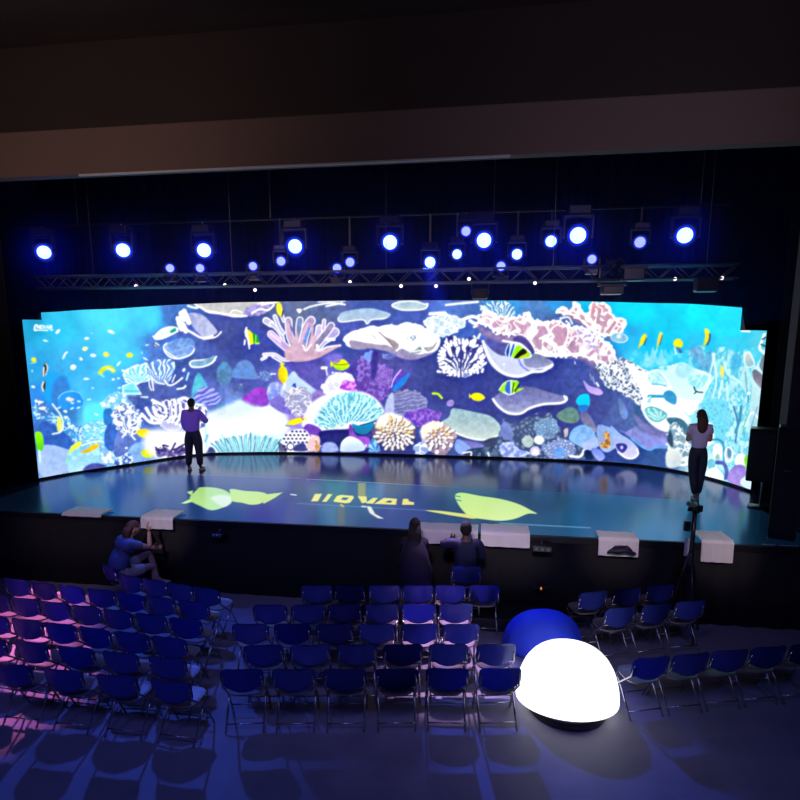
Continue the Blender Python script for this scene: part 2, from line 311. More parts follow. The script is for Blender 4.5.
# ---- plates upper left
shape([(163,346),(168,341),(180,337),(192,338),(194,346),(190,353),(178,357),(168,354)], (105,150,222), (125,165,225), tex=lambda X, Y: t_maze(X, Y, 5, 4), tc=(165,195,240), ta=.5, line=W, lw=1.5, lpart=lambda X, Y: np.maximum(ss(346, 348, Y), ss(168, 166, X)))
line([(164,348),(171,353),(178,357)], 1.1, W)
shape([(189,362),(192,359),(202,358),(216,354),(212,361),(202,365),(192,365)], (120,165,205), line=W, lw=1.3, lpart=lambda X, Y: ss(357, 359, Y+(216-X)*.05))
line([(189,362),(192,365.3),(202,365),(211,361),(216,355)], 1.3, W)
shape([(186,314),(201,314),(212,324),(217,331),(212,335),(204,337),(194,328)], (150,160,218), (185,190,228), tex=lambda X, Y: t_rubble(X, Y, 5, 19), tc=(200,205,235), ta=.5)
line([(178,322),(184,327),(192,332),(202,337),(212,335)], 2.2, (255,240,240)); line([(203,338),(215,336),(221,331)], 1.6, (250,240,235))
shape([(153,336),(160,329),(170,326),(178,328),(168,334),(158,338)], (215,250,248), line=W, lw=1.1); shape([(170,330),(175,327),(176,330),(171,332)], (30,160,150))
line([(152,335),(160,337.5),(170,334),(178,330)], 1.5, W)
for x, y in ((179,322),(178,318),(181,313),(184,311),(183,324),(186,316)): finger([(x, y), (x+2.5, y+6)], 2.6, (250,252,255))
line([(188,306),(196,308),(200,305)], 2, W); shape([(153,343),(155,341),(159,344),(156,345)], (235,235,240)); line([(153,342),(158,345)], 1.1, (60,90,100))
# ---- big tentacle coral left of the man
shape([(150,412),(156,400),(170,398),(190,396),(204,402),(206,420),(192,428),(170,426),(156,422)], (95,105,190), tex=lambda X, Y: t_maze(X, Y, 3.4, 41), tc=W, ta=1, rough=3)
shape([(160,420),(172,420),(181,425),(174,429),(165,427)], (190,190,240), line=(225,225,252), lw=1)
for P in ([(142,412),(150,420),(160,421)], [(146,406),(151,414),(160,418),(166,414)], [(153,405),(156,413),(162,414)], [(152,398),(158,401),(164,404),(166,411)], [(169,400),(171,412),(168,420)],
          [(174,398),(176,410),(172,420)], [(180,404),(180,414),(176,422)], [(186,402),(186,418),(180,424)], [(178,398),(184,396),(190,399)], [(186,410),(194,414),(198,422)], [(190,398),(196,402),(204,402)], [(202,406),(202,420)]):
    line(P, 3.0, W)
for P in ([(170,404),(170.5,414)], [(177,402),(177,414)], [(184,404),(183,416)]): line(P, .9, (120,125,205))
shape([(146,432),(160,428),(200,432),(200,452),(158,455),(146,448)], (248,252,255), soft=5)
shape([(158,455),(157,448),(164,447),(170,450),(180,446),(186,445),(188,453),(172,456)], (95,85,150), tex=lambda X, Y: t_rubble(X, Y, 3, 2), tc=(150,140,195), ta=.7, rough=2)
for P in ([(158,448),(163,450)], [(166,450),(163,444),(168,445)], [(171,450),(175,442)], [(174,449),(184,443)], [(178,451),(188,447)], [(160,452),(156,446)]): line(P, 1.7, (70,60,125))
# ---- grey top band and purple lumps
shape([(193,303),(205,310),(220,313),(232,315),(246,315),(256,306),(262,301),(230,299),(200,300)], (188,190,198), (200,200,205), line=W, lw=1.8, rough=.6)
line([(200,307),(208,312),(222,313.5),(234,316),(247,315.5)], 1.8, W); line([(230,313),(234,310),(242,312)], 1.2, W)
shape([(244,314),(248,307),(258,304),(270,306),(266,312),(252,316)], (140,135,205), tex=lambda X, Y: t_rubble(X, Y, 4, 23), tc=(175,165,225), rough=1)
line([(252,313),(260,309),(268,310),(274,305)], 2, (250,250,255)); line([(262,304),(276,302)], 3, W)
shape([(198,380),(215,388),(225,384),(240,392),(228,404),(210,400)], (95,125,210), soft=5, a=.7)
shape([(232,375),(236,364),(242,359),(250,360),(256,370),(257,377)], (90,135,210), (95,150,225), soft=1.2, a=.9)
shape(ell(216,360,232,384), (72,130,185), tex=lambda X, Y: t_rubble(X, Y, 4, 6), tc=(90,155,205), ta=.6, soft=1.5, a=.9)
shape(ell(258,369,272,379), (85,115,195), tex=lambda X, Y: t_maze(X, Y, 2.5, 6), tc=(145,170,225), ta=.8, soft=1); line([(271,372),(275.5,372)], 1.5, (210,225,250))
shape(ell(232,381,244,391), (75,100,185), tex=lambda X, Y: t_rubble(X, Y, 3, 5), tc=(130,165,215), ta=.8, soft=1)
shape([(191,400),(192,384),(197,371),(203,378),(208,390),(200,400)], (70,165,200), (80,150,225), tex=lambda X, Y: fbm(X, Y, 4, 5), tc=(110,215,215), ta=.7, soft=1)
shape([(193,394),(200,386),(212,386),(220,396),(224,408),(212,406),(200,402)], (100,105,225), tex=lambda X, Y: ss(-.1, .5, np.sin((X*.5+Y*1.1)*1.25+4*vnoise(X, Y, 6, 3))), tc=(175,190,250), ta=.85, rough=1.5)
shape([(214,404),(222,400),(226,408),(222,413),(216,412)], (80,130,200), soft=.8)
shape([(242,398),(250,390),(260,385),(268,390),(268,403),(254,405)], (150,60,200), (120,60,195), tex=lambda X, Y: fbm(X, Y, 4, 9), tc=(185,90,220), ta=.6, soft=.8)
shape([(230,402),(240,398),(256,404),(272,406),(286,414),(284,430),(220,432),(205,414),(214,408)], (215,235,253), (255,255,255), soft=3, a=.8)
shape([(267,390),(270,382),(278,380),(283,386),(283,398),(276,403),(269,399)], (150,165,242), (120,130,225), tex=lambda X, Y: t_rubble(X, Y, 5, 3), tc=(205,215,252), ta=.7)
shape([(269,400),(284,392),(292,398),(292,412),(280,410)], (125,110,218), soft=1)
# ---- butterfly fish
line([(246.5,327),(245.5,331)], 1.8, W); shape([(246,328),(249,330),(252,333),(251,341),(249,346),(247,338),(245,334)], (235,235,245)); line([(245,339),(244.5,343)], 1.8, (225,235,255)); line([(249,342),(249.5,347)], 1.5, W)
shape([(248,329),(254,334),(256,337),(254,342),(250,343),(249,338)], (245,240,30)); line([(247,330),(249.5,343)], 1.2, W); shape([(253,332),(257,334),(259,338),(259,342),(254,342)], (25,150,80)); line([(256,334),(255.5,342)], 1, (160,235,60)); line([(256,342),(259,342)], 1.5, (190,240,40))
# ---- blue stalk, plume and pink finger anemone
shape([(284,360),(310,356),(326,362),(322,390),(306,384),(290,366)], (85,75,180), (95,90,200), soft=1.5)
shape([(280,392),(292,370),(300,376),(316,388),(326,396),(300,400)], (185,208,248), soft=1.2); shape([(292,384),(295,381),(296,386)], (50,80,190))
shape([(284,391),(292,386),(304,386),(314,394),(312,410),(296,414),(286,404)], (165,165,205), tex=lambda X, Y: t_maze(X, Y, 3.2, 51), tc=(245,245,255), ta=.8, rough=2)
shape([(312,392),(322,388),(330,398),(316,410)], (140,120,205), soft=1.5)
PK, PL = (205,175,205), (190,165,220)
for P, w in (([(266,320),(271,323)],4.5), ([(271,323),(277,328),(282,335),(284,343)],1.8), ([(275,316),(279,326),(283,332)],2.2), ([(280,310),(284,320)],1.5)): finger(P, w, (180,175,225), ow=1.2)
finger([(271,333),(280,341),(290,349)], 5.5, PL, (235,225,250)); line([(271,333),(280,340)], 3, (225,200,235))
finger([(264,353),(275,353),(284,358),(296,357)], 1.4, PL); finger([(262,357.5),(266,355.5)], 1, PL); line([(272,355),(282,361)], 1.6, W)
finger([(317,346),(322,340),(331,334),(335,331)], 7, (175,165,225)); finger([(313,345),(318,333),(319,327)], 5, (195,180,225)); finger([(315,345),(325,333),(331,325)], 5.5, (150,140,185))
finger([(323,328),(324,320)], 2, PL); line([(318,352),(326,346),(340,344)], 2.2, (230,225,235)); line([(326,338),(334,338)], 3, W)
finger([(299,340),(299,326),(300,319.5)], 5, (120,135,190)); finger([(296,348),(290,335),(288.5,320)], 5.5, (180,165,205)); line([(289,322),(293,330),(296,338)], 2, (120,110,180)); line([(288,323),(290,336),(296,345)], 3.4, PK)
finger([(302,345),(305,332),(308,324),(311,320)], 7, (170,150,200)); line([(305,340),(309,328)], 2.6, (110,150,225)); line([(300,348),(303,334),(308,323)], 3, PK); line([(309,345),(312,333),(312,324)], 2.6, PK)
shape([(285,349),(292,343),(297,330),(300,345),(306,346),(312,335),(318,334),(314,345),(318,350),(328,347),(340,344),(330,350),(316,357),(300,360),(287,358)], (215,185,205), (200,165,190), soft=.8)
line([(303,344),(306,349),(311,343)], 1.6, W); line([(317,344),(318,348)], 3, W)
fish(283, 373, 18, 9.5, 1.5, (250,235,15), (225,180,20)); fish(341, 363, 17, 11, .1, (250,240,15), (160,230,30)); line([(333,362),(340,363),(348,362)], .8, (80,120,20)); fish(279.5, 309, 14, 6, 1.45, (240,245,90), (225,225,40)); line([(282,316),(283,311)], 1.2, (40,40,40))
line([(285,382),(284,386)], 3, (235,225,220)); shape([(296.5,309),(302,309),(299.5,313)], W)
shape([(326,356),(334,352),(342,355),(336,362)], (130,110,225), soft=1.5, a=.8); line([(322,366),(326,366)], 3, (235,220,225)); line([(326,368),(327,373)], 1.5, (230,215,230))
# ---- white & magenta lumps above the dome coral
shape([(322,388),(325,378),(334,371),(346,371),(354,378),(352,390),(336,394)], (245,245,255), tex=lambda X, Y: t_maze(X, Y, 4, 61), tc=(170,165,225), ta=.35, rough=2)
shape([(340,386),(344,379),(352,380),(360,376),(360,389),(346,389)], (175,80,215), tex=lambda X, Y: t_rubble(X, Y, 3, 61), tc=(230,160,240), ta=.9, rough=1.5)
# ---- purple tree coral
shape([(356,388),(358,364),(364,352),(374,349),(378,362),(388,364),(393,374),(388,390),(382,400),(362,396)], (95,70,190), (105,60,185), tex=lambda X, Y: t_rubble(X, Y, 3, 71), tc=(150,115,225), ta=.8, rough=2)
shape([(362,356),(366,351),(374,349),(372,360)], (120,150,235), rough=1.5, soft=1); shape(ell(375,365,393,384), (125,85,200), tex=lambda X, Y: t_maze(X, Y, 2.4, 72), tc=(160,120,225), ta=.7)
shape([(372,352),(378,352),(376,374),(371,376)], (60,50,160), soft=1.5); shape(ell(382,350,396,358), (85,95,190), tex=lambda X, Y: t_maze(X, Y, 2.2, 73), tc=(155,165,230), ta=.8)
shape([(391,384),(393,376),(401,367),(404,372),(410,371),(406,378),(399,387),(392,389)], (110,60,200), (60,80,225)); shape([(393,389),(396,382),(402,376),(410,371),(406,380),(399,387)], (25,125,240)); line([(391.5,385),(394,377),(401,368)], 1, (225,200,245))
# ---- upper plates
shape([(340,313),(350,310),(368,308),(380,310),(391,314),(384,318),(372,319),(367,323),(362,319),(340,321)], (150,180,220), (175,190,222), line=(225,240,250), lw=1.3, lpart=lambda X, Y: ss(315, 318, Y))
shape([(392,305),(400,302),(415,301.5),(424,304),(428,304),(424,309),(405,310),(396,308)], (150,180,212), (185,205,222), line=W, lw=1.3)
line([(304,309),(312,306),(330,303),(345,304.5)], 1.6, (245,250,255)); line([(318,302),(345,301)], 1.2, (215,225,245)); line([(326,306),(342,303)], 1.6, W); line([(446,305),(460,303.5),(478,302)], 2, W)
# ---- white table coral
shape([(360,348),(350,346),(352,338),(376,340),(396,346),(420,344),(438,346),(432,352),(414,358),(400,356),(388,350),(372,347)], (180,172,195), (150,140,185), soft=1)
shape([(344,337),(350,332),(362,328),(372,325),(378,327),(388,324),(398,325),(406,322.5),(418,324),(426,328),(436,332),(440,340),(436,348),(428,351),(418,352),(410,350),(402,346),(396,349),(386,343),(376,344),(364,341),(352,339),(350,345),(345,341)], (252,252,253), line=W, lw=1.2, rough=.6)
shape([(350,339),(364,341),(378,343),(388,344),(396,349),(384,349),(366,345),(352,346)], (165,155,185), soft=.8)
shape([(379,331),(384,335),(394,339),(399,344),(396,348),(390,342)], (195,180,185), (165,150,165)); line([(379,331),(388,339),(395,348)], .9, (140,120,140))
shape([(405,340),(412,334),(420,335),(418,340)], (250,250,252), tex=lambda X, Y: t_rubble(X, Y, 2, 81), tc=(150,175,205), ta=.9)
shape([(407,348),(414,349),(420,345),(422,350),(414,352)], (150,165,175), soft=.6); shape([(424,346),(432,345),(437,340),(434,347),(428,350)], (170,170,180), soft=.6)
line([(406,347),(412,350),(420,349),(424,350)], 1.2, W); line([(372,334),(376,337)], 1, (200,195,200))
# ---- white brain oval, fan coral
shape([(424,321),(430,317),(442,314),(456,316),(465,322),(460,328),(452,332),(442,335),(432,332),(426,326)], (185,215,245), tex=lambda X, Y: np.maximum(t_maze(X, Y, 3, 91), t_maze(X+20, Y, 3.4, 92)), tc=(255,255,255), line=W, lw=1, rough=1.2)
line([(430,313.5),(445,312.5)], 3, (235,245,255)); line([(463,319),(472,316),(480,319),(476,323),(470,320)], 3.2, (252,250,255)); line([(474,326),(478,325)], 2.2, W); line([(474,335),(477,338),(480,333)], 2, W)
shape([(440,343),(444,337),(456,335),(462,339),(474,337),(482,342),(485,352),(484,362),(476,370),(466,375),(452,376),(442,372),(437,364),(438,352)], (62,70,160), soft=1, a=.9)
def t_stag(X, Y):
    a = np.arctan2(Y-372, (X-461)*.9); r = np.hypot(X-461, Y-372); n = vnoise(X, Y, 5, 44)
    v = np.sin(a*23+4.2*n+r*.05)
    return ss(-.25, .2, v)*ss(.02, .11, np.abs(vnoise(X*.8, Y*.8, 4.2, 46)-.5))
shape([(442,346),(446,337),(456,334),(460,338),(474,337),(482,344),(485,352),(485,362),(478,368),(470,374),(461,372),(450,374),(441,371),(438,362),(440,354)], (62,70,160), tex=t_stag, tc=W, rough=1.6, seed=3, soft=.4)
rs = np.random.RandomState(4)
for k in range(34):
    a0 = -math.pi+k/34*2*math.pi; cx = 461+22.5*math.cos(a0); cy = 356+18*math.sin(a0); d = rs.uniform(-1.2, 1.2)
    line([(cx, cy), (cx-(4+d)*math.cos(a0+d*.3), cy-4*math.sin(a0+d*.3))], 2.5, W)
for k in range(9): x = 438+k*5.6; line([(x, 370-rs.rand()*3), (x+rs.uniform(-2.5, 2.5), 374-abs(x-461)*.2)], 2.6, W)
line([(461,374),(460.5,360)], 1.6, (62,70,160))
shape(ell(463,371,468,376), (130,140,215))
# ---- top anemone + long pink ridge
shape([(480,308),(484,304),(492,302),(506,301),(512,306),(516,313),(510,318),(498,319),(486,316)], (70,150,215), tex=t_fan(501, 319, 22, 1, 17), tc=(245,252,255), rough=1.5)
RP = [(478,316),(488,312),(500,316),(514,318),(528,314),(534,320),(546,321),(560,321),(572,326),(584,328),(596,334),(608,342),(616,352),(618,360),(610,366),(600,362),(590,356),(578,354),(560,354),(548,352),(536,348),(528,340),(516,334),(500,332),(488,326)]
shape([(500,332),(478,324),(484,334),(500,340),(530,346),(550,354),(580,358),(606,370),(618,364),(600,345)], (150,130,175), soft=3)
shape(RP, (205,165,192), (190,155,185), tex=lambda X, Y: np.maximum(t_maze(X, Y, 5.2, 104, .13), t_maze(X+31, Y+9, 6, 107, .08)*.6), tc=W, line=(255,250,255), lw=2.6, rough=2.2, seed=5)
for P, w in (([(545,352),(538,350)],2.5), ([(532,350),(545,354),(556,354)],2.2), ([(562,352),(566,338),(568,326)],2.6), ([(563,354),(580,352)],2.4), ([(552,340),(555,350)],2.2), ([(538,342),(546,351)],1.8)): line(P, w, W)
shape([(556,336),(562,328),(567,328),(565,340),(558,345)], (195,155,180)); shape([(568,348),(571,340),(575,340),(574,350)], (185,150,180)); shape([(532,340),(536,336),(542,342),(540,349)], (190,160,185))
shape([(574,330),(582,328),(592,334),(600,342),(594,348),(584,340)], (190,175,215), tex=lambda X, Y: t_maze(X, Y, 3, 108), tc=W, rough=1)
# ---- top right pink coral
shape([(558,312),(566,308),(574,310),(580,316),(592,322),(604,330),(616,334),(622,342),(606,336),(588,328),(572,320)], (150,120,165), soft=1.2)
shape([(557,312),(562,308),(570,311),(574,304),(579,306),(581,312),(588,313),(592,303),(598,304),(604,304),(610,308),(613,314),(618,318),(626,318),(627,326),(622,331),(612,334),(602,334),(592,328),(582,321),(572,315)], (195,160,185), tex=lambda X, Y: t_maze(X, Y, 5, 111, .11), tc=W, ta=.95, line=W, lw=2.4, rough=1.3)
for P in ([(594,305),(592,316)], [(600,310),(598,322)], [(608,318),(604,326)], [(616,322),(610,330)]): line(P, 3.6, (195,155,175))
line([(595,331),(606,335)], 2.8, W); line([(580,312),(588,318),(596,325)], 1.8, W); shape(ell(612,332,630,341, rot=.1), (130,190,225), line=(190,235,250), lw=1); shape(ell(618,333,623,337), (245,225,220))
line([(560,318),(568,317),(572,323)], 2, (220,225,250))
# ---- plates and striped fish
shape([(484,342),(494,350),(504,354),(530,352),(548,358),(553,362),(550,367),(536,368),(524,374),(508,373),(496,368),(488,358)], (185,195,232), (205,210,235), soft=.8)
shape([(524,356),(536,352),(550,358),(552,362),(538,366),(526,364)], (120,130,165), (150,155,195)); line([(518,356),(522,364),(530,370)], 2, (130,145,225))
line([(483,340),(487,352),(492,360),(500,369),(510,373.5),(521,374),(532,370),(543,369),(552,363)], 2.6, W)
shape([(513,339),(518,334),(526,337),(533,346),(534,352),(526,350),(520,344)], (105,90,175), (60,60,140)); line([(503,339.5),(512,341),(521,343),(530,351)], 2, W)
shape([(505,352),(508,343),(514,342),(522,344),(531,352),(530,356),(518,357),(510,355)], (225,240,250)); shape([(506,350),(509,343),(510,344),(508,355)], (20,80,190)); shape([(510,352),(513,343),(514.5,344),(511,355)], (30,80,200))
shape([(512,355),(517,344),(524,347),(530,352),(529,355),(520,357)], (150,225,40)); shape([(514,356),(520,349),(524,347),(527,351),(519,356)], (35,45,20)); line([(520,355.5),(527,352)], 1.2, (240,190,40))
shape([(493,397),(504,388),(520,384),(536,386),(552,391),(566,395),(566,399),(560,402),(544,403),(530,407),(520,412),(508,412),(498,405)], (90,95,165), (165,170,205), soft=1)
line([(493,397),(498,404),(506,410),(514,412),(522,411),(530,406),(544,402),(560,401),(566,398),(566,395)], 2.2, (252,250,252)); line([(566,398),(564,394)], 2, W)
shape([(499,388),(504,381),(509,378.5),(516,379),(519,380),(517,386),(524,386),(519,389),(512,392),(506,391)], (150,225,50)); shape([(505,388),(507,380),(510,379),(510,392)], (50,110,225)); line([(511,379),(511,392)], 1.1, (220,240,255)); line([(513,391),(516,381)], 1.8, (160,215,20)); line([(512,391),(514,381)], .8, (20,40,30)); line([(515,389),(519,383)], 1.3, (20,40,60))
line([(499,388),(503,382),(509,378.5),(517,379)], .8, (235,250,235)); line([(503,390),(509,392.5),(514,391)], 1.1, W)
fish(478, 395, 14, 8, math.pi*.0+.12, (245,240,10), (215,205,30)); line([(433,391.5),(438,392),(442,396)], 2, (190,240,20)); shape(ell(446.5,398,454.5,404.5, rot=-.4), (150,135,215)); shape([(503,362),(505,361.5)]+[(504,364)], W)
line([(574.5,360),(575,362)], 1.2, (190,190,230))
shape([(583,378),(590,384),(599,386),(604,391),(598,393),(588,389)], (150,135,225), (185,165,240)); line([(597,381),(599,384)], 2, (220,220,245)); line([(593,375),(595,382)], 1, (150,160,215)); line([(602,366),(605,378)], 1.2, (150,165,190)); line([(590,372),(592,378)], 1, (130,140,190))
shape([(576,398),(580,393),(588,392),(590,398),(589,404),(583,405),(577,402)], (15,190,240)); shape([(578,404),(588,403),(586,410),(580,410)], (25,120,215))
shape([(556,414),(562,408),(570,405),(577,408),(579,416),(575,421),(564,420)], (88,130,140), (105,140,130), soft=.7); shape([(580,412),(586,410),(594,420),(597,430),(590,430),(582,420)], (95,100,150), (140,140,175), soft=1)
# ---- grey-green slab and rocks under it
shape([(452,407),(460,407),(474,410),(490,414),(499,422),(501,428),(500,433),(492,437),(482,439),(466,436),(452,430),(442,421),(449,415)], (140,170,190), (200,215,210), grad=(-.1, 1), soft=.7)
line([(453,430),(466,435.5),(480,438.5),(490,437),(500,433)], 1.6, (250,250,235)); line([(443,421),(452,429)], 1.2, (205,225,235))
shape([(484,440),(498,436),(500,450),(488,452)], (70,80,115), soft=1); shape([(460,439),(476,441),(484,444),(480,447),(464,446)], (120,120,200), soft=.8); shape([(457,438),(466,442),(472,450),(462,454),(455,448)], (140,165,235), soft=.8)
shape([(470,448),(500,446),(502,456),(466,456)], (50,70,110), tex=lambda X, Y: t_rubble(X, Y, 4, 31), tc=(130,150,185), ta=.5, soft=1); line([(488,452),(489,455)], 1.6, (225,235,250)); line([(463,452),(471,451),(471,455)], 1.4, W)
# ---- rubble bottom right of centre
shape([(500,430),(504,418),(514,422),(530,415),(552,414),(560,430),(572,440),(590,446),(600,456),(560,458),(500,456)], (70,85,130), tex=t_cells(4.6, 6, .3, .7), tc=(115,145,185), ta=.8, rough=3, soft=1.5)
shape([(501,424),(508,420),(514,430),(512,438),(503,436)], (110,130,205), rough=1.5, soft=1); shape([(500,444),(510,440),(520,448),(530,452),(516,457),(503,455)], (130,150,225), tex=lambda X, Y: t_rubble(X, Y, 3, 35), tc=(190,205,250), rough=1)
shape([(534,424),(540,418),(552,416),(558,428),(550,438),(538,436)], (105,140,185), tex=t_cells(3, 3, .3, .8), tc=(150,185,215), rough=1.5)
shape([(522,440),(526,434),(532,436),(533,444),(526,446)], (170,190,195), rough=1); shape(ell(534,434,544,443), (215,225,225), tex=lambda X, Y: t_rubble(X, Y, 3, 37), tc=W); shape(ell(530,445,540,455), (200,195,225), tex=lambda X, Y: t_rubble(X, Y, 2.5, 38), tc=W)
shape([(542,444),(550,440),(562,436),(572,442),(574,452),(560,458),(546,454)], (115,135,190), tex=t_cells(3.2, 8, .3, .8), tc=(180,200,240), rough=1.5); shape([(552,450),(560,446),(566,450),(560,457)], (110,160,235), rough=1)
shape([(569,438),(572,428),(582,423),(592,427),(597,436),(598,442),(588,448),(578,444)], (110,160,225), (140,180,240), tex=lambda X, Y: fbm(X, Y, 5, 3), tc=(150,195,240), ta=.5); shape([(582,442),(598,436),(600,444),(588,450)], (165,185,250), soft=.8)
line([(570,455),(580,455.5),(584,449)], 2.4, (245,250,255)); shape([(564,428),(568,427),(567,434),(564,434)], (180,175,185), rough=.6)
shape([(592,447),(600,448),(606,456),(600,460),(594,454)], (110,135,225), (150,165,235)); shape([(584,450),(590,449),(594,458),(586,458)], (25,50,110))
# ---- shells and manta-shaped rock
shape([(598,424),(606,424),(614,428),(620,442),(612,450),(604,450),(598,440)], (125,155,210), (165,180,215), soft=.8); shape([(605,432),(609,430),(612,440),(610,447),(603,446),(601,442),(606,440)], (205,165,110), tex=lambda X, Y: t_rubble(X, Y, 2, 51), tc=(160,110,60), rough=1)
shape([(612,424),(622,432),(632,438),(640,446),(641,453),(636,458),(628,457),(620,451),(616,442)], (125,165,230), (210,200,240)); shape([(618,443),(626,442),(630,446),(625,452),(620,449)], (65,60,170)); line([(640,448),(641,453),(636,457.5),(628,457),(620,451)], 1.5, W); shape(ell(622.5,444.5,625.5,448), (180,190,240))
shape([(620,397),(624,398),(630,410),(629,417),(623,414)], (80,115,185), (110,145,210), soft=.8)
shape([(621,428),(628,430),(640,424),(654,424),(668,428),(671,436),(670,446),(658,447),(652,449),(640,443),(630,434)], (120,130,210), (140,150,228), grad=(1, 0), soft=1)
line([(634,437),(644,445),(652,449),(658,446),(669,446)], 1.6, (100,170,240)); shape([(636,402),(644,404),(650,416),(660,424),(672,430),(671,436),(650,432),(636,420)], (60,100,165), soft=2)
shape([(636,412),(650,422),(668,428),(671,436),(664,438),(646,430)], (150,130,205), soft=2, a=.6)
# ---- white reef, right
shape([(596,362),(610,362),(622,356),(640,362),(652,372),(650,392),(644,404),(634,398),(622,390),(608,384),(600,374)], (95,120,165), tex=lambda X, Y: np.maximum(t_maze(X, Y, 2.8, 121), t_maze(X+9, Y+5, 2.9, 122)), tc=W, rough=2)
shape([(628,362),(640,366),(652,372),(690,376),(712,372),(706,388),(700,400),(692,412),(680,408),(668,412),(660,418),(650,410),(645,396),(640,384)], (240,252,255), rough=1.5)
shape([(650,374),(654,369),(664,368),(672,374),(672,382),(660,384),(652,380)], (170,230,245), tex=lambda X, Y: t_maze(X, Y, 3, 131), tc=(225,250,255), ta=.8, line=W, lw=1.3)
shape([(662,366),(672,364),(676,362),(684,361),(692,366),(704,370),(711,374),(704,390),(700,398),(688,398),(676,394),(670,380)], (190,238,252), (215,246,254), line=(245,253,255), lw=1.3); shape(ell(676,361,691,376), (165,225,245), a=.8)
shape([(692,372),(708,374),(702,384),(694,386),(688,378)], (150,228,245), soft=1, tex=lambda X, Y: t_maze(X, Y, 4, 133), tc=(215,246,252)); line([(693.5,384.5),(696,389),(703,390)], 1.2, (10,60,80)); line([(696,389),(694,391)], 1, (10,60,80))
shape([(666,390),(672,388),(677,394),(676,402),(670,400),(666,396)], (70,160,205)); line([(652,394),(666,394)], 3, (65,170,210)); line([(655,382),(662,382),(668,384)], 1.2, (100,190,215))
shape([(646,408),(648,398),(654,394),(652,406)], (160,215,232), tex=lambda X, Y: t_maze(X, Y, 2.6, 137), tc=W)
shape([(644,400),(656,402),(672,404),(684,410),(690,420),(676,424),(668,430),(656,424),(648,414)], (245,253,255), soft=1)
shape([(648,408),(656,405),(668,412),(662,419),(654,418)], (190,235,240), tex=t_fan(662, 420, 16, 1, 33), tc=(90,190,195), ta=.8, line=(80,170,190), lw=1)
line([(645,406),(650,416),(658,423),(666,424),(670,419)], 2.2, W)
shape([(668,416),(680,416),(688,424),(692,440),(680,432),(672,424)], (70,125,155), soft=1); shape([(670,424),(678,420),(688,440),(692,462),(674,464),(668,446)], (130,165,185), tex=lambda X, Y: np.maximum(t_maze(X, Y, 3.4, 141), t_rubble(X, Y, 4, 142)*.8), tc=(248,252,255), rough=1.5)
shape([(667,452),(672,447),(680,450),(680,464),(668,466)], (215,225,225), (190,205,215), soft=.8); shape([(671,428),(674,440),(672,446),(668,438)], (60,90,120), soft=1)
# ---- right side water plants
shape([(686,352),(700,346),(712,352),(724,346),(740,352),(752,348),(756,380),(757,440),(752,486),(720,482),(700,470),(694,440),(700,410),(706,392),(712,374)], (95,195,222), tex=lambda X, Y: np.maximum(t_rubble(X*1.5, Y, 5, 151), t_maze(X*1.4, Y*.8, 3.4, 152)*.7), tc=(205,246,252), ta=.85, rough=4, soft=3, a=.85)
shape([(633,356),(640,350),(650,352),(664,350),(680,352),(690,360),(676,362),(660,368),(640,364)], (60,200,235), tex=lambda X, Y: t_rubble(X, Y, 6, 153), tc=(120,228,248), ta=.7, rough=3, soft=2, a=.8)
for x0, y0 in ((650,352),(656,348),(664,350),(690,357),(712,352),(718,360)): shape([(x0-4, y0+12), (x0-2, y0+4), (x0, y0-3), (x0+2, y0+4), (x0+5, y0+12)], (150,225,245), soft=1.2, a=.7)
shape([(689,350),(694,344),(702,348),(704,366),(698,366)], (90,160,210), soft=2, a=.7); shape([(704,366),(706,352),(712,350),(712,372)], (70,150,205), soft=2, a=.6); shape(ell(730,352,742,368), (55,170,220), soft=2, a=.7)
for P in ([(724,360),(728,372),(738,378),(748,390)], [(712,352),(716,376),(712,396)], [(722,378),(718,398)], [(727,380),(728,398)], [(700,400),(708,376),(714,352)]): line(P, 2, (210,246,252), a=.8)
shape([(704,400),(716,396),(728,402),(730,420),(722,440),(712,436),(702,420)], (120,215,238), tex=t_cells(4.4, 11, .3, .9), tc=(70,175,215), ta=.6, soft=2)
line([(734,404),(738,420),(736,440)], 1.6, (60,130,190)); line([(742,404),(740,418),(736,430)], 2.6, (70,150,180)); line([(757,396),(746,420),(744,432)], 2, (110,190,190))
shape([(700,428),(710,420),(714,436),(708,444),(698,440)], (250,254,255), soft=2); line([(706,438),(720,438),(724,446),(724,462)], 1.8, (60,150,200))
for b in ((713,442,722,458,(235,248,245)),(725,445,733,460,(200,225,215)),(736,452,747,466,(225,240,240)),(706,456,716,470,(120,200,225))): shape(ell(*b[:4]), b[4], line=(245,253,255), lw=1.2)
shape(ell(715,452,720,462), (120,180,180), soft=1.5, a=.7); shape([(728,446),(732,449),(731,456),(728,455)], (100,150,190))
line([(717,461),(724,462),(727,470),(726,477)], 4, (85,105,195)); shape([(728,478),(731,468),(738,463),(746,465),(749,476),(744,486),(734,484)], (150,135,215), (170,150,225)); shape([(745,456),(749,454),(750,468),(747,468)], (130,220,60)); shape([(742,478),(750,474),(752,487),(742,484)], (205,230,250))
shape([(706,470),(716,466),(724,476),(718,480),(706,476)], (235,248,255), soft=1)
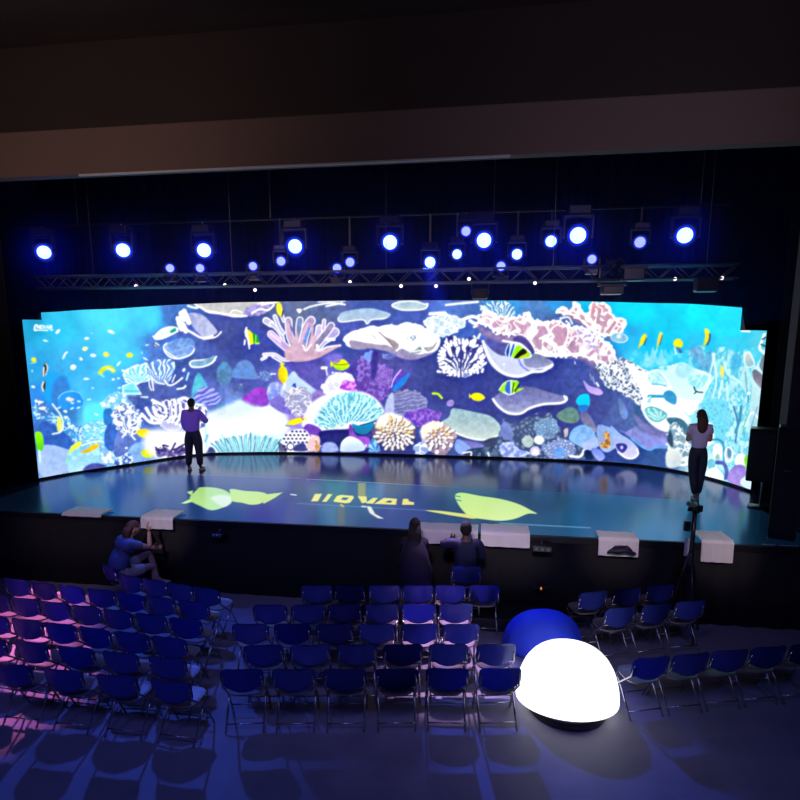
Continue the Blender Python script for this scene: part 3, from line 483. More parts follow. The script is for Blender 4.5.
# ---- tall pale forms at the right edge
shape([(746,352),(750,351),(755,360),(754,364),(748,365),(745,360)], (190,210,205), (140,190,205), line=(225,245,245), lw=1); shape([(743,366),(750,366),(751,384),(748,390),(742,382)], (150,215,225), tex=lambda X, Y: fbm(X, Y, 3, 5), tc=(215,240,240), ta=.6, soft=1)
shape([(753,372),(758,362),(764,352),(768,346),(768,420),(758,424),(750,420),(752,396)], (205,235,240), (160,215,225), soft=.8); shape([(753,371),(756,367),(764,374),(765,386),(760,384),(755,378)], (110,115,135), (150,150,165)); shape([(760,362),(765,352),(766,372),(762,368)], (110,140,160))
line([(760,346),(765,333)], 2.4, W); line([(761,348),(766,352)], 2.6, W); line([(763,338),(766,336)], 1.4, (40,60,70)); line([(762,343),(767,345)], 2, (60,120,120)); line([(748,390),(746,370)], 1, (90,160,190)); line([(749,393),(749,400)], 1, (60,100,140)); shape(ell(748,389,751,392), W)
line([(746,424),(752,410),(758,414),(762,424)], 1.3, (240,250,255)); line([(752,424),(758,404)], 1.3, (150,170,200)); line([(742,330),(750,330.5)], 1.8, W)
# ---- the blue dome coral, centre
shape([(302,424),(306,410),(316,398),(332,391),(350,389),(366,391),(376,397),(383,406),(385,414),(380,422),(360,424),(345,428),(325,430),(312,426)], (250,254,255), soft=2)
DP = [(312,421),(316,408),(326,398),(340,392),(356,390),(370,394),(380,404),(384,414),(378,420),(366,419),(360,421),(352,419),(346,424),(334,428),(322,427)]
def t_dome(X, Y):
    a = np.arctan2((Y-432)*1.2, X-346); return np.maximum(ss(-.2, .5, np.sin(a*44+7*vnoise(X, Y, 5, 61)+(Y)*.15)), .8*t_maze(X, Y, 2.8, 62))*ss(.1, .5, 1-.25*vnoise(X, Y, 3, 9))
shape(DP, (110,195,225), (75,165,195), tex=t_dome, tc=(195,243,250), rough=1.2)
shape([(306,422),(310,406),(320,397),(334,391),(330,398),(320,408),(314,420)], (250,254,255), soft=3, a=.9)
for x, y in ((320,427),(326,430),(333,429),(341,427),(315,424),(348,425)): line([(x-4, y-3), (x, y), (x+3, y-2)], 1.9, (240,253,255))
line([(352,420),(362,421),(374,419),(382,415)], 1.2, (225,248,252)); line([(360,424),(376,419),(384,412)], 1.4, (20,50,130))
shape([(303,428),(308,422),(320,427),(322,436),(312,440),(305,434)], (130,75,205), (100,60,190)); shape([(320,430),(346,428),(350,432),(346,444),(330,446),(322,442)], (38,42,135), soft=1)
shape([(352,422),(360,424),(374,421),(370,430),(364,433),(356,431)], (25,160,205), (20,115,175)); line([(354,432),(364,434),(370,431)], .9, (20,50,150))
shape([(349,424),(352,424),(356,434),(368,436),(370,446),(358,446),(350,438)], (110,60,190), (170,100,220), soft=.8); shape([(324,442),(334,442),(338,450),(322,451)], (150,165,225), soft=1.2)
shape([(340,447),(342,440),(349,435),(358,438),(364,444),(363,450),(342,451)], (225,238,255), (180,200,240)); shape([(369,446),(372,437),(378,442),(380,450),(370,451)], (60,130,215), tex=t_fan(375, 452, 12, 1, 7), tc=(190,225,250), ta=.7, rough=1)
line([(363,448),(366,444)], 2, (190,215,240))
# ---- teal bush on the white sand
rs = np.random.RandomState(11)
shape([(216,451),(222,440),(236,434),(256,432),(270,438),(278,446),(278,452),(216,452)], (225,250,255), soft=3, a=.8)
for k in range(34):
    x = 218+k*1.8; L = 9+11*(1-abs(k-17)/17)**.7*rs.uniform(.7, 1); s = (x-248)*.022
    line([(x, 451), (x+s*L*.6, 451-L*.55), (x+s*L*1.1+rs.uniform(-2, 2), 451-L)], 1.3, [(45,150,185), (90,195,215), (60,110,165)][k % 3], a=.55 if k % 2 else .85)
for k in range(16): line([(222+k*3.4, 450), (218+k*3.4+rs.uniform(-2, 6), 438-6*rs.rand())], .9, (150,230,240), a=.8)
shape([(206,450),(208,446),(212,447),(214,452),(205,452)], (80,100,165)); line([(204,440),(206,434)], 2.4, (90,170,215), a=.7); line([(204,422),(205,446)], 1.2, (150,215,240), a=.6)
# ---- polka coral, pink sprig, spiny bits
shape([(280,451),(284,436),(292,429),(304,428),(310,436),(308,450)], (248,250,255), soft=1)
rs = np.random.RandomState(2)
for r in range(6):
    for q in range(7):
        x = 284+q*4.1+(r % 2)*2; y = 430+r*3.7
        if x < 308 and y > 428+max(0, 292-x)*.8: shape(ell(x-1.1, y-.9, x+1.2+rs.rand()*.6, y+1.1, 8, rs.rand()), (45,40,110), soft=.5)
shape(ell(287,442,294,449), (240,245,255), line=(50,50,120), lw=1); shape([(296,444),(304,442),(306,450),(294,450)], (75,80,160), soft=1)
for k in range(5): line([(280+k*1.6, 451), (279+k*1.5, 441+k)], 1, (35,45,100))
shape([(307,448),(308,440),(312,434),(318,436),(320,446),(314,451)], (225,180,195), tex=t_cells(2.6, 4, .3, .8), tc=(250,215,215), rough=1.5); shape([(316,440),(320,446),(318,450),(315,448)], (205,160,110), rough=1)
fish(295, 420, 18, 6, math.pi-.28+.0, (250,240,20), (245,225,30)); line([(286,424),(292,424.5)], 1.6, (120,150,240)); line([(301,415),(303,418)], 1.6, (190,140,120))
# ---- grey rock with purple growth; cream corals
shape([(386,412),(386,400),(392,391),(402,389),(414,388),(424,394),(428,404),(422,414),(404,418)], (115,118,180), tex=lambda X, Y: ss(.1, .6, np.sin(Y*1.7+X*.3+6*vnoise(X, Y, 6, 4))), tc=(155,158,210), ta=.7, rough=1.5); shape([(385,408),(388,396),(393,391),(394,410),(388,414)], (175,185,235), soft=1)
shape([(404,414),(414,408),(426,405),(436,408),(441,416),(432,424),(414,424)], (110,65,200), tex=lambda X, Y: t_rubble(X, Y, 2.6, 75), tc=(165,110,230), ta=.8, rough=2.5)
shape([(372,430),(376,420),(384,413),(394,412),(406,418),(414,426),(416,436),(410,444),(400,450),(390,450),(380,442)], (95,90,130), rough=1); shape([(376,426),(380,414),(392,411),(406,417),(414,426),(402,430),(388,430)], (255,252,248), soft=2)
rs = np.random.RandomState(8)
def nubs(cx, cy, rx, ry, n, k0):
    for k in range(n):
        r = math.sqrt((k+.5)/n); a = k*2.399+k0; x = cx+rx*r*math.cos(a); y = cy+ry*r*math.sin(a)
        dx, dy = math.cos(a)*(1.5+2.5*r), math.sin(a)*(1.5+2.2*r); t = min(1, max(0, (y-cy+ry)/(2*ry)))
        c = [(250,235,205), (240,215,170), (255,250,240)][k % 3] if t < .55 else [(245,235,225), (225,215,215), (255,252,250)][k % 3]
        line([(x+1, y+1.1), (x+dx+1, y+dy+1.1)], 3.0, (130,105,110) if t < .6 else (75,70,115), a=.75); line([(x, y), (x+dx, y+dy)], 2.6, c)
nubs(395, 432, 17, 15, 52, 0)
shape([(421,432),(424,424),(432,420),(442,421),(452,428),(457,434),(454,440),(450,450),(440,455),(428,448),(422,440)], (215,190,190), (150,130,160), rough=1); nubs(438, 434, 13, 11, 26, 1); shape([(420,430),(426,422),(436,420),(444,424),(430,430),(424,438)], (255,248,235), soft=2, a=.8)
for x, y in ((430,448),(437,451),(444,446),(451,444),(432,443)): shape(ell(x-1.8, y-2.2, x+1.8, y+2.2, 10, .4), W)
shape([(415,444),(424,440),(428,450),(422,455),(415,452)], (150,170,225), tex=lambda X, Y: t_maze(X, Y, 3.4, 77), tc=W, rough=1)
# ---- little fish of the left shoal
for x, y, L, h, a, c in ((58,331,6,2.8,-.7,(250,250,250)),(45,340,6,1.5,.2,(225,245,252)),(90,337.5,5,2.4,-.1,(245,245,245)),(113,331,7,2.8,.4,(245,240,235)),(88,347.5,6,4,-.3,(245,240,170)),(96,354,6,3,.1,(245,240,240)),
 (83.5,357.5,4,2.4,.5,(240,250,252)),(108.5,353,6,4.6,.2,(225,225,90)),(130,353.5,6,4.6,.1,(235,230,60)),(120,362,6,1.8,-.9,(235,250,252)),(74.5,365.5,7,5,-.2,(220,245,250)),(88.5,377,6.5,2,0,(225,245,252)),
 (115,377.5,3,2,0,(240,250,255)),(95,332.5,2.6,1.3,0,(150,220,245)),(100,371,8,1.6,.1,(90,190,240)),(124.5,369,4,2.4,.3,(215,245,252)),(144.5,357,6,1.6,.5,(225,240,252)),(141,351,3,1.2,1,(170,225,248)),(146,343.5,4,1.2,-.2,(190,235,250)),(154,336,3,1.6,0,(230,245,250)),
 (120,376.5,3,1.6,.2,(225,245,252)),(32,369.5,3,1.6,1.4,(140,215,245)),(33,385,4,2.2,.2,(225,240,250)),(36,399,3,3,0,(245,250,255)),(71,397.5,8,3.6,0,(215,210,200)),(95,386,2.6,1.4,0,(170,225,248)),(121,386,4,2,0,(180,230,248)),(124,344,5,1.6,.5,(100,200,245)),(128,447,3,2,0,W)):
    fish(x, y, L, h, a, c)
line([(64,356),(66,352),(68,351)], 1.7, (225,248,250)); line([(63,357.5),(64,354)], 1, (200,240,250)); fish(33.5, 358.5, 4.6, 5, -1.3, (225,235,40)); line([(31,362),(36,361)], 1, (150,225,200))
line([(102.5,371),(106,367),(112,366),(115,369)], 4.2, (195,230,60)); line([(102.5,372),(106,375)], 1.6, (150,220,220)); line([(109,366),(115,368.5)], 1.4, (245,245,220))
shape([(42,374),(43,365),(45,361),(47,366),(45,373)], (30,60,80)); line([(45,362),(47,366),(45,373)], 1, (245,235,220)); line([(43.3,366),(43,374)], 1.4, (235,235,230)); shape([(41,386),(43,379),(45,381),(44,390)], (30,60,80)); line([(43,380),(41.7,385),(43,389)], 1.5, (245,225,210))
shape([(35,431),(40,430),(43,436),(43,447),(38,450),(36,442)], (140,235,20), (80,200,30)); line([(39,449),(40,460)], 2, (190,240,250)); shape([(57,428),(57,416),(60,415),(62,422),(61,430)], (215,235,120), soft=1); line([(52,432),(60,430),(63,424),(61,414),(52,402)], 1.5, (215,248,252))
shape([(68,452),(72,444),(80,439.5),(82,442),(78,446)], (225,235,70), (190,225,110)); line([(68,452),(66,462)], 1.5, (150,225,200)); shape([(80,451),(88,447),(94,443),(101,442.5),(97,447),(88,451)], (245,215,30), (215,180,20))
for k in range(26): x = 34+rs.rand()*70; y = 396+rs.rand()*46; line([(x, y), (x+2.5, y+rs.uniform(-1, 1))], 1.5, (225,248,255), a=.8)
# ---- the right yellow fish
shape([(648,332.5),(650,335),(648,340),(644,344),(641,347),(643,340),(645,335)], (235,232,30), (200,215,40)); line([(649.5,337),(647.5,343)], 1.8, (50,130,160))
shape([(663.5,330.5),(665,333),(664,338),(661,344),(659.5,347),(660.5,339),(661.5,334)], (240,225,100), (215,200,80)); line([(664.8,334),(662.5,343)], 1.0, (90,95,70)); line([(660,347),(657.5,354)], 1, (140,225,240))
line([(675.5,346),(677,352)], 1.4, (190,235,220)); line([(679,346),(681,350)], 3, (70,120,180))
shape([(704,328),(707.5,328.5),(709,333),(707.5,339),(704,343.5),(702.5,343),(704.5,336)], (235,236,40), (205,225,50)); line([(709,333),(708.8,338),(706.5,343)], 1.8, (40,105,140)); shape([(720,364),(723,365),(724,371),(722,376),(720,372)], (230,232,120))
shape([(674.5,343),(676,338.5),(680,337.5),(683,341),(682,345.5),(677,345)], (240,230,20), (200,235,30)); line([(704,343),(702.5,345)], 1.2, (130,220,80))
# ---- caption in the top-left corner of the film: five blurred capitals after a bracket-like C, underlined
def glyph(x, y, s, strokes):
    for P in strokes:
        for A, B in zip(P, P[1:]): line([(x+A[0]*s*.8, y+A[1]*s), (x+B[0]*s*.8, y+B[1]*s)], .95, W, soft=.35)
GL = {'C': [[(1,0),(0,0),(0,1),(1,1)]], 'N': [[(0,1),(0,0),(1,1),(1,0)]], 'O': [[(0,0),(1,0),(1,1),(0,1),(0,0)]], 'V': [[(0,0),(.5,1),(1,0)]], 'A': [[(0,1),(.5,0),(1,1)], [(.25,.6),(.75,.6)]], 'R': [[(0,1),(0,0),(1,0),(1,.5),(0,.5),(1,1)]]}
line([(37,325.5),(35,325.5),(34.3,329.7),(36,330)], 1.6, W)
for k, g in enumerate('NOVAR'): glyph(37+k*3.1, 325.6, 2.6, GL[g])
line([(35,330),(47.5,330)], 1, W); line([(50,329.6),(52.5,329.6)], 1, W)
def blur(A, sg):
    k = np.exp(-np.arange(-3*sg, 3*sg+1)**2/(2*sg*sg)); k /= k.sum(); n = len(k)//2
    for ax in (0, 1):
        P = np.pad(A, [(n, n) if q == ax else (0, 0) for q in range(3)], mode='edge'); out = np.zeros_like(A)
        for i, kk in enumerate(k): out += kk*(P[i:i+A.shape[0]] if ax == 0 else P[:, i:i+A.shape[1]])
        A = out
    return A
lum = ART.mean(-1, keepdims=True)
wat_ = ss(.25, .5, ART[..., 1:2]-ART[..., :1])
ART = ART*(1+(.30-.24*wat_)*(fbm(AXX, AYY, 3.2, 201)-.5)[..., None]*ss(.98, .6, lum))              # small tonal variety everywhere but in the whites
g_ = ART.mean(-1, keepdims=True); ART = g_+(ART-g_)*np.where((ART[..., 2:] > ART[..., :1]+.25) & (ART[..., 1:2] < .55), .84, 1.0)   # the deep water is greyer
up_ = blur(ART, 9); ART = np.clip(ART+.32*(ART-np.roll(up_, (3, 2), (0, 1))), 0, 1)      # local relief
w_ = np.clip(blur(np.maximum(ART-.62, 0), 3)*1.25, 0, 1); ART = 1-(1-np.clip(ART, 0, 1))*(1-.42*w_)          # whites bleed a little, as on the bright wall
ART = np.clip(blur(ART, 1)*.55+ART*.45, 0, 1)
# ================= the setting =================
def sbox(name, dims, m, bev=0, label=None):
    b = NB(); box(b, *dims, bev=bev); return struct(bm_obj(name, b, m), label)
sbox('floor', (-14, 14, -14, 0.1, -.2, 0), M['carpet'], label='dark hall floor')
sbox('stage_platform', (-10, 10, -.13, 9, 0.02, 1.3), M['stage'], label='raised stage with glossy black floor')
sbox('trim_1', (-10, 10, -.17, -.131, 1.2, 1.303), M['black'], bev=.006, label='black edge trim of the stage')
b = NB(); n = 700; rows = []                                # pleated black skirt on the stage front
for k in range(n+1):
    x = -10+20*k/n; a = .02+.02*(x > 4.8); y = -.155-a*abs(math.sin(x*7.5+.8*math.sin(x*2.1))); rows.append((b.verts.new((x, y, 1.2)), b.verts.new((x, y-.01, 0.0))))
for p, q in zip(rows, rows[1:]): b.faces.new((p[0], p[1], q[1], q[0]))
o = struct(bm_obj('stage_skirt', b, M['skirt'], smooth=True), 'black pleated skirt on the stage front')
sm = o.modifiers.new('s', 'SOLIDIFY'); sm.thickness = .008
HB, HT = 7.15, 7.88
sbox('wall_header', (-12, 12, .3, .52, HB, HT), M['header'], bev=.02, label='brown bulkhead above the stage')
sbox('trim_highlight', (-4.6, 2.6, .285, .33, HB-.03, HB+.005), M['headershine'], bev=.01, label='pale highlight strip under the bulkhead')  # highlight on the bulkhead's lower edge, put into a pale colour
sbox('wall_upper', (-12, 12, .75, .95, HT-.3, 10), M['ceiling'], label='dark wall above the bulkhead')
sbox('ceiling', (-12, 12, -14, .95, 9.4, 9.6), M['ceiling'], label='dark hall ceiling')
PX = on_y(793.5, 360, .72).x
sbox('wall_right', (PX, PX+1.6, 0.72, .96, 1.302, HB-.001), M['pillar'], bev=.01, label='grey-brown pillar right of the stage opening')
sbox('wall_left', (-12.5, -12.3, -14, .7, 0, 9.4), M['ceiling'])
sbox('wall_right.001', (12.3, 12.5, -14, .7, 0, 9.4), M['ceiling'])
sbox('wall_back', (-12, 12, 9.0, 9.2, 0, 10), M['black'])
def curtain(name, x0, x1, y, z0, z1, label, step=.03, amp=.05, freq=11, cat='curtain'):
    b = NB(); n = max(8, int((x1-x0)/step)); r = []
    for k in range(n+1):
        x = x0+(x1-x0)*k/n; dy = amp*math.sin(x*freq)+amp*.4*math.sin(x*freq*2.3+1); r.append([b.verts.new((x+.01*math.sin(z*3+x*9), y+dy*(1+.1*j), z)) for j, z in enumerate((z1, (z0*.3+z1*.7), (z0*.7+z1*.3), z0))])
    for p, q in zip(r, r[1:]):
        for j in range(3): b.faces.new((p[j], p[j+1], q[j+1], q[j]))
    o = bm_obj(name, b, M['drape'], smooth=True); s = o.modifiers.new('s', 'SOLIDIFY'); s.thickness = .01
    return tag(o, label, cat)
curtain('curtain', -11.5, 11.5, 7.9, 1.31, 9.3, 'wide black backdrop curtain behind the curved screen')
curtain('curtain', -9.6, on_y(19, 400, 1.9).x, 1.9, 1.31, 8.0, 'black side curtain left of the curved screen')
curtain('curtain', on_y(773, 400, 2.6).x, 9.6, 2.6, 1.31, 8.0, 'black side curtain right of the curved screen behind the loudspeaker')
sbox('stage_step', (.3, 3.4, -.90, -.30, 0.001, .2), M['black'], bev=.01, label='low black step before the stage')
# ================= curved LED wall =================
COLS = np.array([(-7.55,2.15,4.97,39,21.8),(-7.26,2.77,5.03,70,54.7),(-6.95,3.28,5.10,97,86.3),(-6.60,3.82,5.15,125,112.6),(-6.22,4.44,5.23,152,139),(-5.76,5.12,5.32,181,172),(-5.22,5.60,5.38,207,200),(-4.41,5.84,5.42,240,233.1),(-3.46,6.02,5.44,275,269.6),
 (-1.71,6.16,5.455,337,334.3),(.04,6.22,5.46,400,400),(1.41,6.21,5.44,450,452.2),(3.27,6.17,5.41,520,525.4),(4.91,6.0,5.36,585,593.5),(6.30,5.62,5.28,648,660),(6.86,5.17,5.23,675,688.2),(7.27,4.64,5.15,700.5,715),(7.56,4.06,5.07,725,741.3),(7.78,3.32,4.98,751,769.3)])
YB = np.array([477,471.5,467.5,464,459,454.8,452,451.2,451,451.8,453,454.5,456.5,459.5,464.5,468.5,474,480,488.5]); YT = np.array([314.2,312.4,310.3,309,307,305,304,302.8,302,301,300.5,300.6,301,302,303,303.8,305.6,308,309.8])
S0 = np.r_[0, np.cumsum(np.hypot(*np.diff(COLS[:, :2], axis=0).T))]
def crom(t, S, V):
    out = np.empty((len(t), V.shape[1])); m = np.gradient(V, S, axis=0)
    k = np.clip(np.searchsorted(S, t)-1, 0, len(S)-2); h = (S[k+1]-S[k]); u = (t-S[k])/h; u = u[:, None]; h = h[:, None]
    return (2*u**3-3*u**2+1)*V[k]+(u**3-2*u**2+u)*h*m[k]+(-2*u**3+3*u**2)*V[k+1]+(u**3-u**2)*h*m[k+1]
NC, NR, ZB = 1180, 250, 1.355
tt = np.linspace(0, S0[-1], NC); V = crom(tt, S0, np.c_[COLS, YB, YT]); X, Y, ZT, AXB, AXT, AYB, AYT = V.T
f = np.linspace(0, 1, NR)[None, :]
for k in (int(np.argmax(AXT > 40)), int(np.argmax(AXT > 743))-1):       # panel joints of the lower outer columns: two columns of points at one place
    a_, b_ = (k, k-1) if AXT[k] < 100 else (k, k+1)
    for arr in (X, Y, ZT, AXB, AYB, AYT): arr[b_] = arr[a_]
    AXT[b_] += 0
px = AXB[:, None]+(AXT-AXB)[:, None]*f; py = AYB[:, None]+(AYT-AYB)[:, None]*f
cut = np.where(AXT < 40, 320.2, np.where(AXT > 743, 329.6, 0))           # the outermost panel columns are one step lower
fm = np.where(cut > 0, (AYB-cut)/(AYB-AYT), 1.0)[:, None]
AXT2 = AXT.copy(); px = AXB[:, None]+(AXT2-AXB)[:, None]*f*fm; py = AYB[:, None]+(AYT-AYB)[:, None]*f*fm
Z = ZB+(ZT[:, None]-ZB)*f*fm
def sample(A, px, py):
    x = np.clip((px-AX0)*ASC-.5, 0, A.shape[1]-1.01); y = np.clip((py-AY0)*ASC-.5, 0, A.shape[0]-1.01); i = x.astype(int); j = y.astype(int); u = (x-i)[..., None]; v = (y-j)[..., None]
    return (A[j, i]*(1-u)+A[j, i+1]*u)*(1-v)+(A[j+1, i]*(1-u)+A[j+1, i+1]*u)*v
def grid_mesh(name, co, colr, m, parent, skip=None):
    nc, nr = co.shape[:2]; idx = np.arange(nc*nr).reshape(nc, nr); q = np.stack([idx[:-1, :-1], idx[1:, :-1], idx[1:, 1:], idx[:-1, 1:]], -1)
    if skip is not None: q = q[~skip]
    q = q.reshape(-1, 4); me = bpy.data.meshes.new(name); me.vertices.add(nc*nr); me.vertices.foreach_set('co', co.astype(np.float32).ravel())
    me.loops.add(len(q)*4); me.loops.foreach_set('vertex_index', q.ravel().astype(np.int32)); me.polygons.add(len(q)); me.polygons.foreach_set('loop_start', np.arange(len(q), dtype=np.int32)*4)
    me.update(calc_edges=True); me.validate(); a = me.attributes.new('film', 'FLOAT_COLOR', 'POINT'); c = np.ones((nc*nr, 4), np.float32); c[:, :3] = lin(colr.reshape(-1, 3)); a.data.foreach_set('color', c.ravel())
    me.materials.append(m); o = bpy.data.objects.new(name, me); col_main.objects.link(o); o.parent = parent; return o
led = empty('led_wall', (0, 6.2, 1.3)); tag(led, 'huge curved led wall showing a coral reef with fish at the back of the stage', 'screen')
inv = np.array([0, 6.2, 1.3])
skip = (np.abs(np.diff(fm[:, 0])) > .02)[:, None]*np.ones((1, NR-1), bool)
co = np.stack([np.repeat(X[:, None], NR, 1), np.repeat(Y[:, None], NR, 1), Z], -1)-inv
g = ART.copy(); 
grid_mesh('display', co, sample(g, px, py), film_mat('reef_film', 1.12, rough=.6), led, skip)
nx = -np.gradient(Y, tt); ny = np.gradient(X, tt); ln = np.hypot(nx, ny); nx /= ln; ny /= ln
b = NB(); prev = None                                                     # cabinets behind, one thick shell with a black plinth
for k in range(0, NC, 10):
    z1 = float(Z[k, -1])+.012; xs, ys = X[k], Y[k]; a_, b_ = .012, .14
    ring = [b.verts.new(Vector((xs+nx[k]*d, ys+ny[k]*d, z))-Vector(inv)) for d, z in ((a_, 1.345), (a_, z1), (b_, z1), (b_, 1.345))]
    if prev:
        for j in range(4): b.faces.new((prev[j], prev[(j+1) % 4], ring[(j+1) % 4], ring[j]))
    else: b.faces.new(ring)
    prev = ring
b.faces.new(prev[::-1]); bm_obj('cabinet_shell', b, M['casing'], led)
b = NB(); prev = None
for k in range(0, NC, 10):
    ring = [b.verts.new(Vector((X[k]+nx[k]*d, Y[k]+ny[k]*d, z))-Vector(inv)) for d, z in ((-.02, 1.302), (-.02, 1.35), (.16, 1.35), (.16, 1.302))]
    if prev:
        for j in range(4): b.faces.new((prev[j], prev[(j+1) % 4], ring[(j+1) % 4], ring[j]))
    else: b.faces.new(ring)
    prev = ring
b.faces.new(prev[::-1]); bm_obj('plinth', b, M['black'], led)
# ================= floor screen: yellow fish and lettering on a dim teal picture =================
FX0, FY0, FS = 20., 465., 2
FA = ART; AX0, AY0 = FX0, FY0; AW, AH = 780*FS, 90*FS
AYY, AXX = np.mgrid[0:AH, 0:AW].astype(np.float32); AXX = AX0+(AXX+.5)/FS; AYY = AY0+(AYY+.5)/FS
ART = np.zeros((AH, AW, 3), np.float32)
w_ = 0; acc = np.zeros_like(ART)
for x, y, c in ((60,500,(8,60,110)),(130,505,(12,70,130)),(200,512,(20,70,130)),(240,485,(50,50,120)),(280,515,(50,60,150)),(300,480,(50,50,130)),(320,490,(30,80,100)),(380,490,(40,85,120)),(340,515,(30,80,110)),(400,515,(55,80,140)),(450,495,(15,75,105)),(540,500,(5,70,90)),(560,525,(10,90,120)),(600,525,(15,100,140)),(630,515,(20,100,120)),(660,530,(15,110,160)),(700,530,(10,80,120)),(740,530,(5,45,70)),(780,530,(3,20,40)),(30,500,(3,15,30))):
    w = (1/((AXX-x)**2+((AYY-y)*2)**2+200)**2)[..., None]; acc += w*col(c); w_ = w_+w
ART[:] = acc/w_*.8
shape([(327,482),(345,482),(345,502),(327,502)], (35,120,95), soft=5, a=.6, round_=False); shape([(358,483),(366,483),(366,498),(358,498)], (150,150,20), soft=.8, round_=False); shape([(366,483),(384,484),(384,500),(366,499)], (70,110,150), soft=3, round_=False, a=.7)
shape([(318,506),(336,507),(336,526),(318,526)], (15,95,125), soft=3, round_=False, a=.7); shape([(338,506),(345,506),(345,525),(338,525)], (110,90,20), soft=2, round_=False, a=.6)
line([(307,479),(360,482),(410,484.5),(460,487)], 1.0, (110,130,150)); line([(307,470),(308,482)], .8, (110,100,130)); line([(297,503.5),(350,506.5),(425,510.5)], 1.0, (80,105,170)); line([(190,474.5),(300,478.5)], .8, (120,80,110)); line([(500,523.5),(590,528)], 1.2, (90,150,170))
GF, GL2, GW = (185,235,130), (200,250,150), (235,255,225)
shape([(190,497),(197,490),(200,487.5),(212,487.5),(224,490),(231,495),(232,501),(227,506),(216,510),(209,510),(200,506),(192,502)], GF, GL2, soft=.6)
shape([(211,498),(220,495),(231,497),(231,503),(224,507),(216,503)], GW, soft=1.5); shape([(187,492),(193,490.5),(192,496),(189,494)], GL2, soft=.5, round_=False); shape([(181,503.5),(191,498.5),(193,502),(185,504)], GL2, soft=.5, round_=False)
shape([(230,493),(231,489),(245,491),(260,492),(267,495),(262,503),(252,505),(242,503),(232,501)], (195,238,110), (215,245,120), soft=.6); shape([(258,499),(266,494.5),(283,492.5),(275,498),(264,504),(262,502)], (205,240,100), soft=.5, round_=False)
shape([(455,497),(457,493.5),(464,493),(480,496),(500,499),(518,504),(532,511),(537,514),(528,514),(515,519),(500,521),(480,519),(470,517),(463,511),(458,504)], (205,245,120), (225,250,150), soft=.6)
shape([(425,510.5),(440,511),(456,513),(470,515),(475,519),(460,517),(442,514)], (235,235,110), soft=.5); line([(455,496),(460,497)], 1, (30,150,120)); line([(456,500),(461,501)], 1, (30,150,120))
def quadl(P): shape(P, (250,240,90), soft=.4, round_=False)
quadl([(315,494),(322,494),(318,501.5),(311,501.5)]); quadl([(328,494),(332.5,494.5),(326.5,502),(322,502)])
shape([(337,496),(341,495),(353,496),(354,498),(350,503),(346,503.5),(334,502),(333.5,501)], (250,240,90), soft=.4, round_=False); shape([(343,497.5),(349,498),(346,500.5),(341,499.8)], (40,70,90), soft=.4, round_=False)
quadl([(358,496.5),(366.5,496.5),(367,502.5),(362,503.5)]); quadl([(367,502),(373,498),(378,498),(373,504),(366,503.5)])
shape([(374,504),(384,498),(397,499),(396,505)], (250,240,90), soft=.4, round_=False); shape([(385,502.5),(389,500.5),(392,501),(391,503)], (40,70,90), soft=.4, round_=False)
quadl([(403,499),(408,499),(409,501.5),(414,502.5),(414,505),(402,505)])
shape([(367,506),(371,507),(375,514),(384,519),(378,518.5),(370,513.5),(368,510)], (240,245,225), soft=.5, round_=False); line([(362,506.5),(366,507)], 1.4, (235,240,235)); line([(291,494.5),(296,495.3)], 1.3, (235,240,225)); line([(341,505),(343,506.5)], 2.2, (200,170,30))
FART = np.clip(ART, 0, 1)
e = empty('floor_screen', (0, 1.5, 1.3)); tag(e, 'dim teal floor screen with two yellow fish and slanted yellow letters set in the stage', 'screen')
NFX, NFY = 900, 110
back = [(-7.5,3.0),(-4.53,3.26),(-1.86,3.33),(-1.64,3.16),(-.63,3.11),(1.61,2.87),(4.68,2.72),(6.31,2.42),(7.6,2.1)]
gx = np.linspace(-7.2, 7.4, NFX); yb = np.interp(gx, *zip(*back)); v = np.linspace(0, 1, NFY)[None, :]
GX = np.repeat(gx[:, None], NFY, 1); GY = -.12+(yb[:, None]+.12)*v; GZ = np.full_like(GX, 1.304)
cy, sy, cp, sp = math.cos(YAW), math.sin(YAW), math.cos(PITCH), math.sin(PITCH)    # where each floor point sits in the picture drawn above (a plane-to-plane map)
dx, dy, dz = GX-CAM.x, GY-CAM.y, 1.3-CAM.z; hh = -sy*dx+cy*dy; dep = hh*cp-dz*sp
FPXX = 400+FPX*(cy*dx+sy*dy)/dep; FPYY = CY-FPX*(hh*sp+dz*cp)/dep
fm_ = film_mat('floor_film', 1.15, base=(.012, .02, .04), rough=.2); tinted_gloss(fm_, (.52, .68, 1), .2)
grid_mesh('display', np.stack([GX, GY-1.5, GZ-1.3], -1), sample(FART, FPXX, FPYY), fm_, e)
b = NB(); box(b, -7.2, 7.4, -.122-1.5, 2.1-1.5, .0005, .003); bm_obj('frame', b, M['casing'], e)
# ================= truss and hanging bar =================
t = empty('lighting_truss', (0, 3.15, 5.7)); tag(t, 'long box truss with zigzag braces above the led wall', 'truss')
TX0, TX1, TH = -7.86, 7.05, .13
for y in (-TH, TH):
    for z in (-TH, TH):
        b = NB(); tube(b, [(TX0, y, z), (TX1, y, z)], .022, 8); bm_obj('chord', b, M['truss'], t, True)
b = NB(); n = 52
for k in range(n):
    xa, xb = TX0+(TX1-TX0)*k/n, TX0+(TX1-TX0)*(k+1)/n; s = TH if k % 2 else -TH
    for y in (-TH, TH): tube(b, [(xa, y, -s), (xb, y, s)], .011, 5)
    for z in (-TH, TH): tube(b, [(xa, -s, z), (xb, s, z)], .009, 5)
bm_obj('brace', b, M['truss'], t, True)
for x in (-6.5, -3.2, .2, 3.6, 6.5):
    b = NB(); tube(b, [(x, 0, TH), (x, 0, 3.65)], .007, 6); bm_obj('hanging_cable', b, M['truss'], t)
t = empty('hanging_bar', (0, 3.45, 7.0)); tag(t, 'dark upper pipe that carries the row of large stage lights', 'pipe')
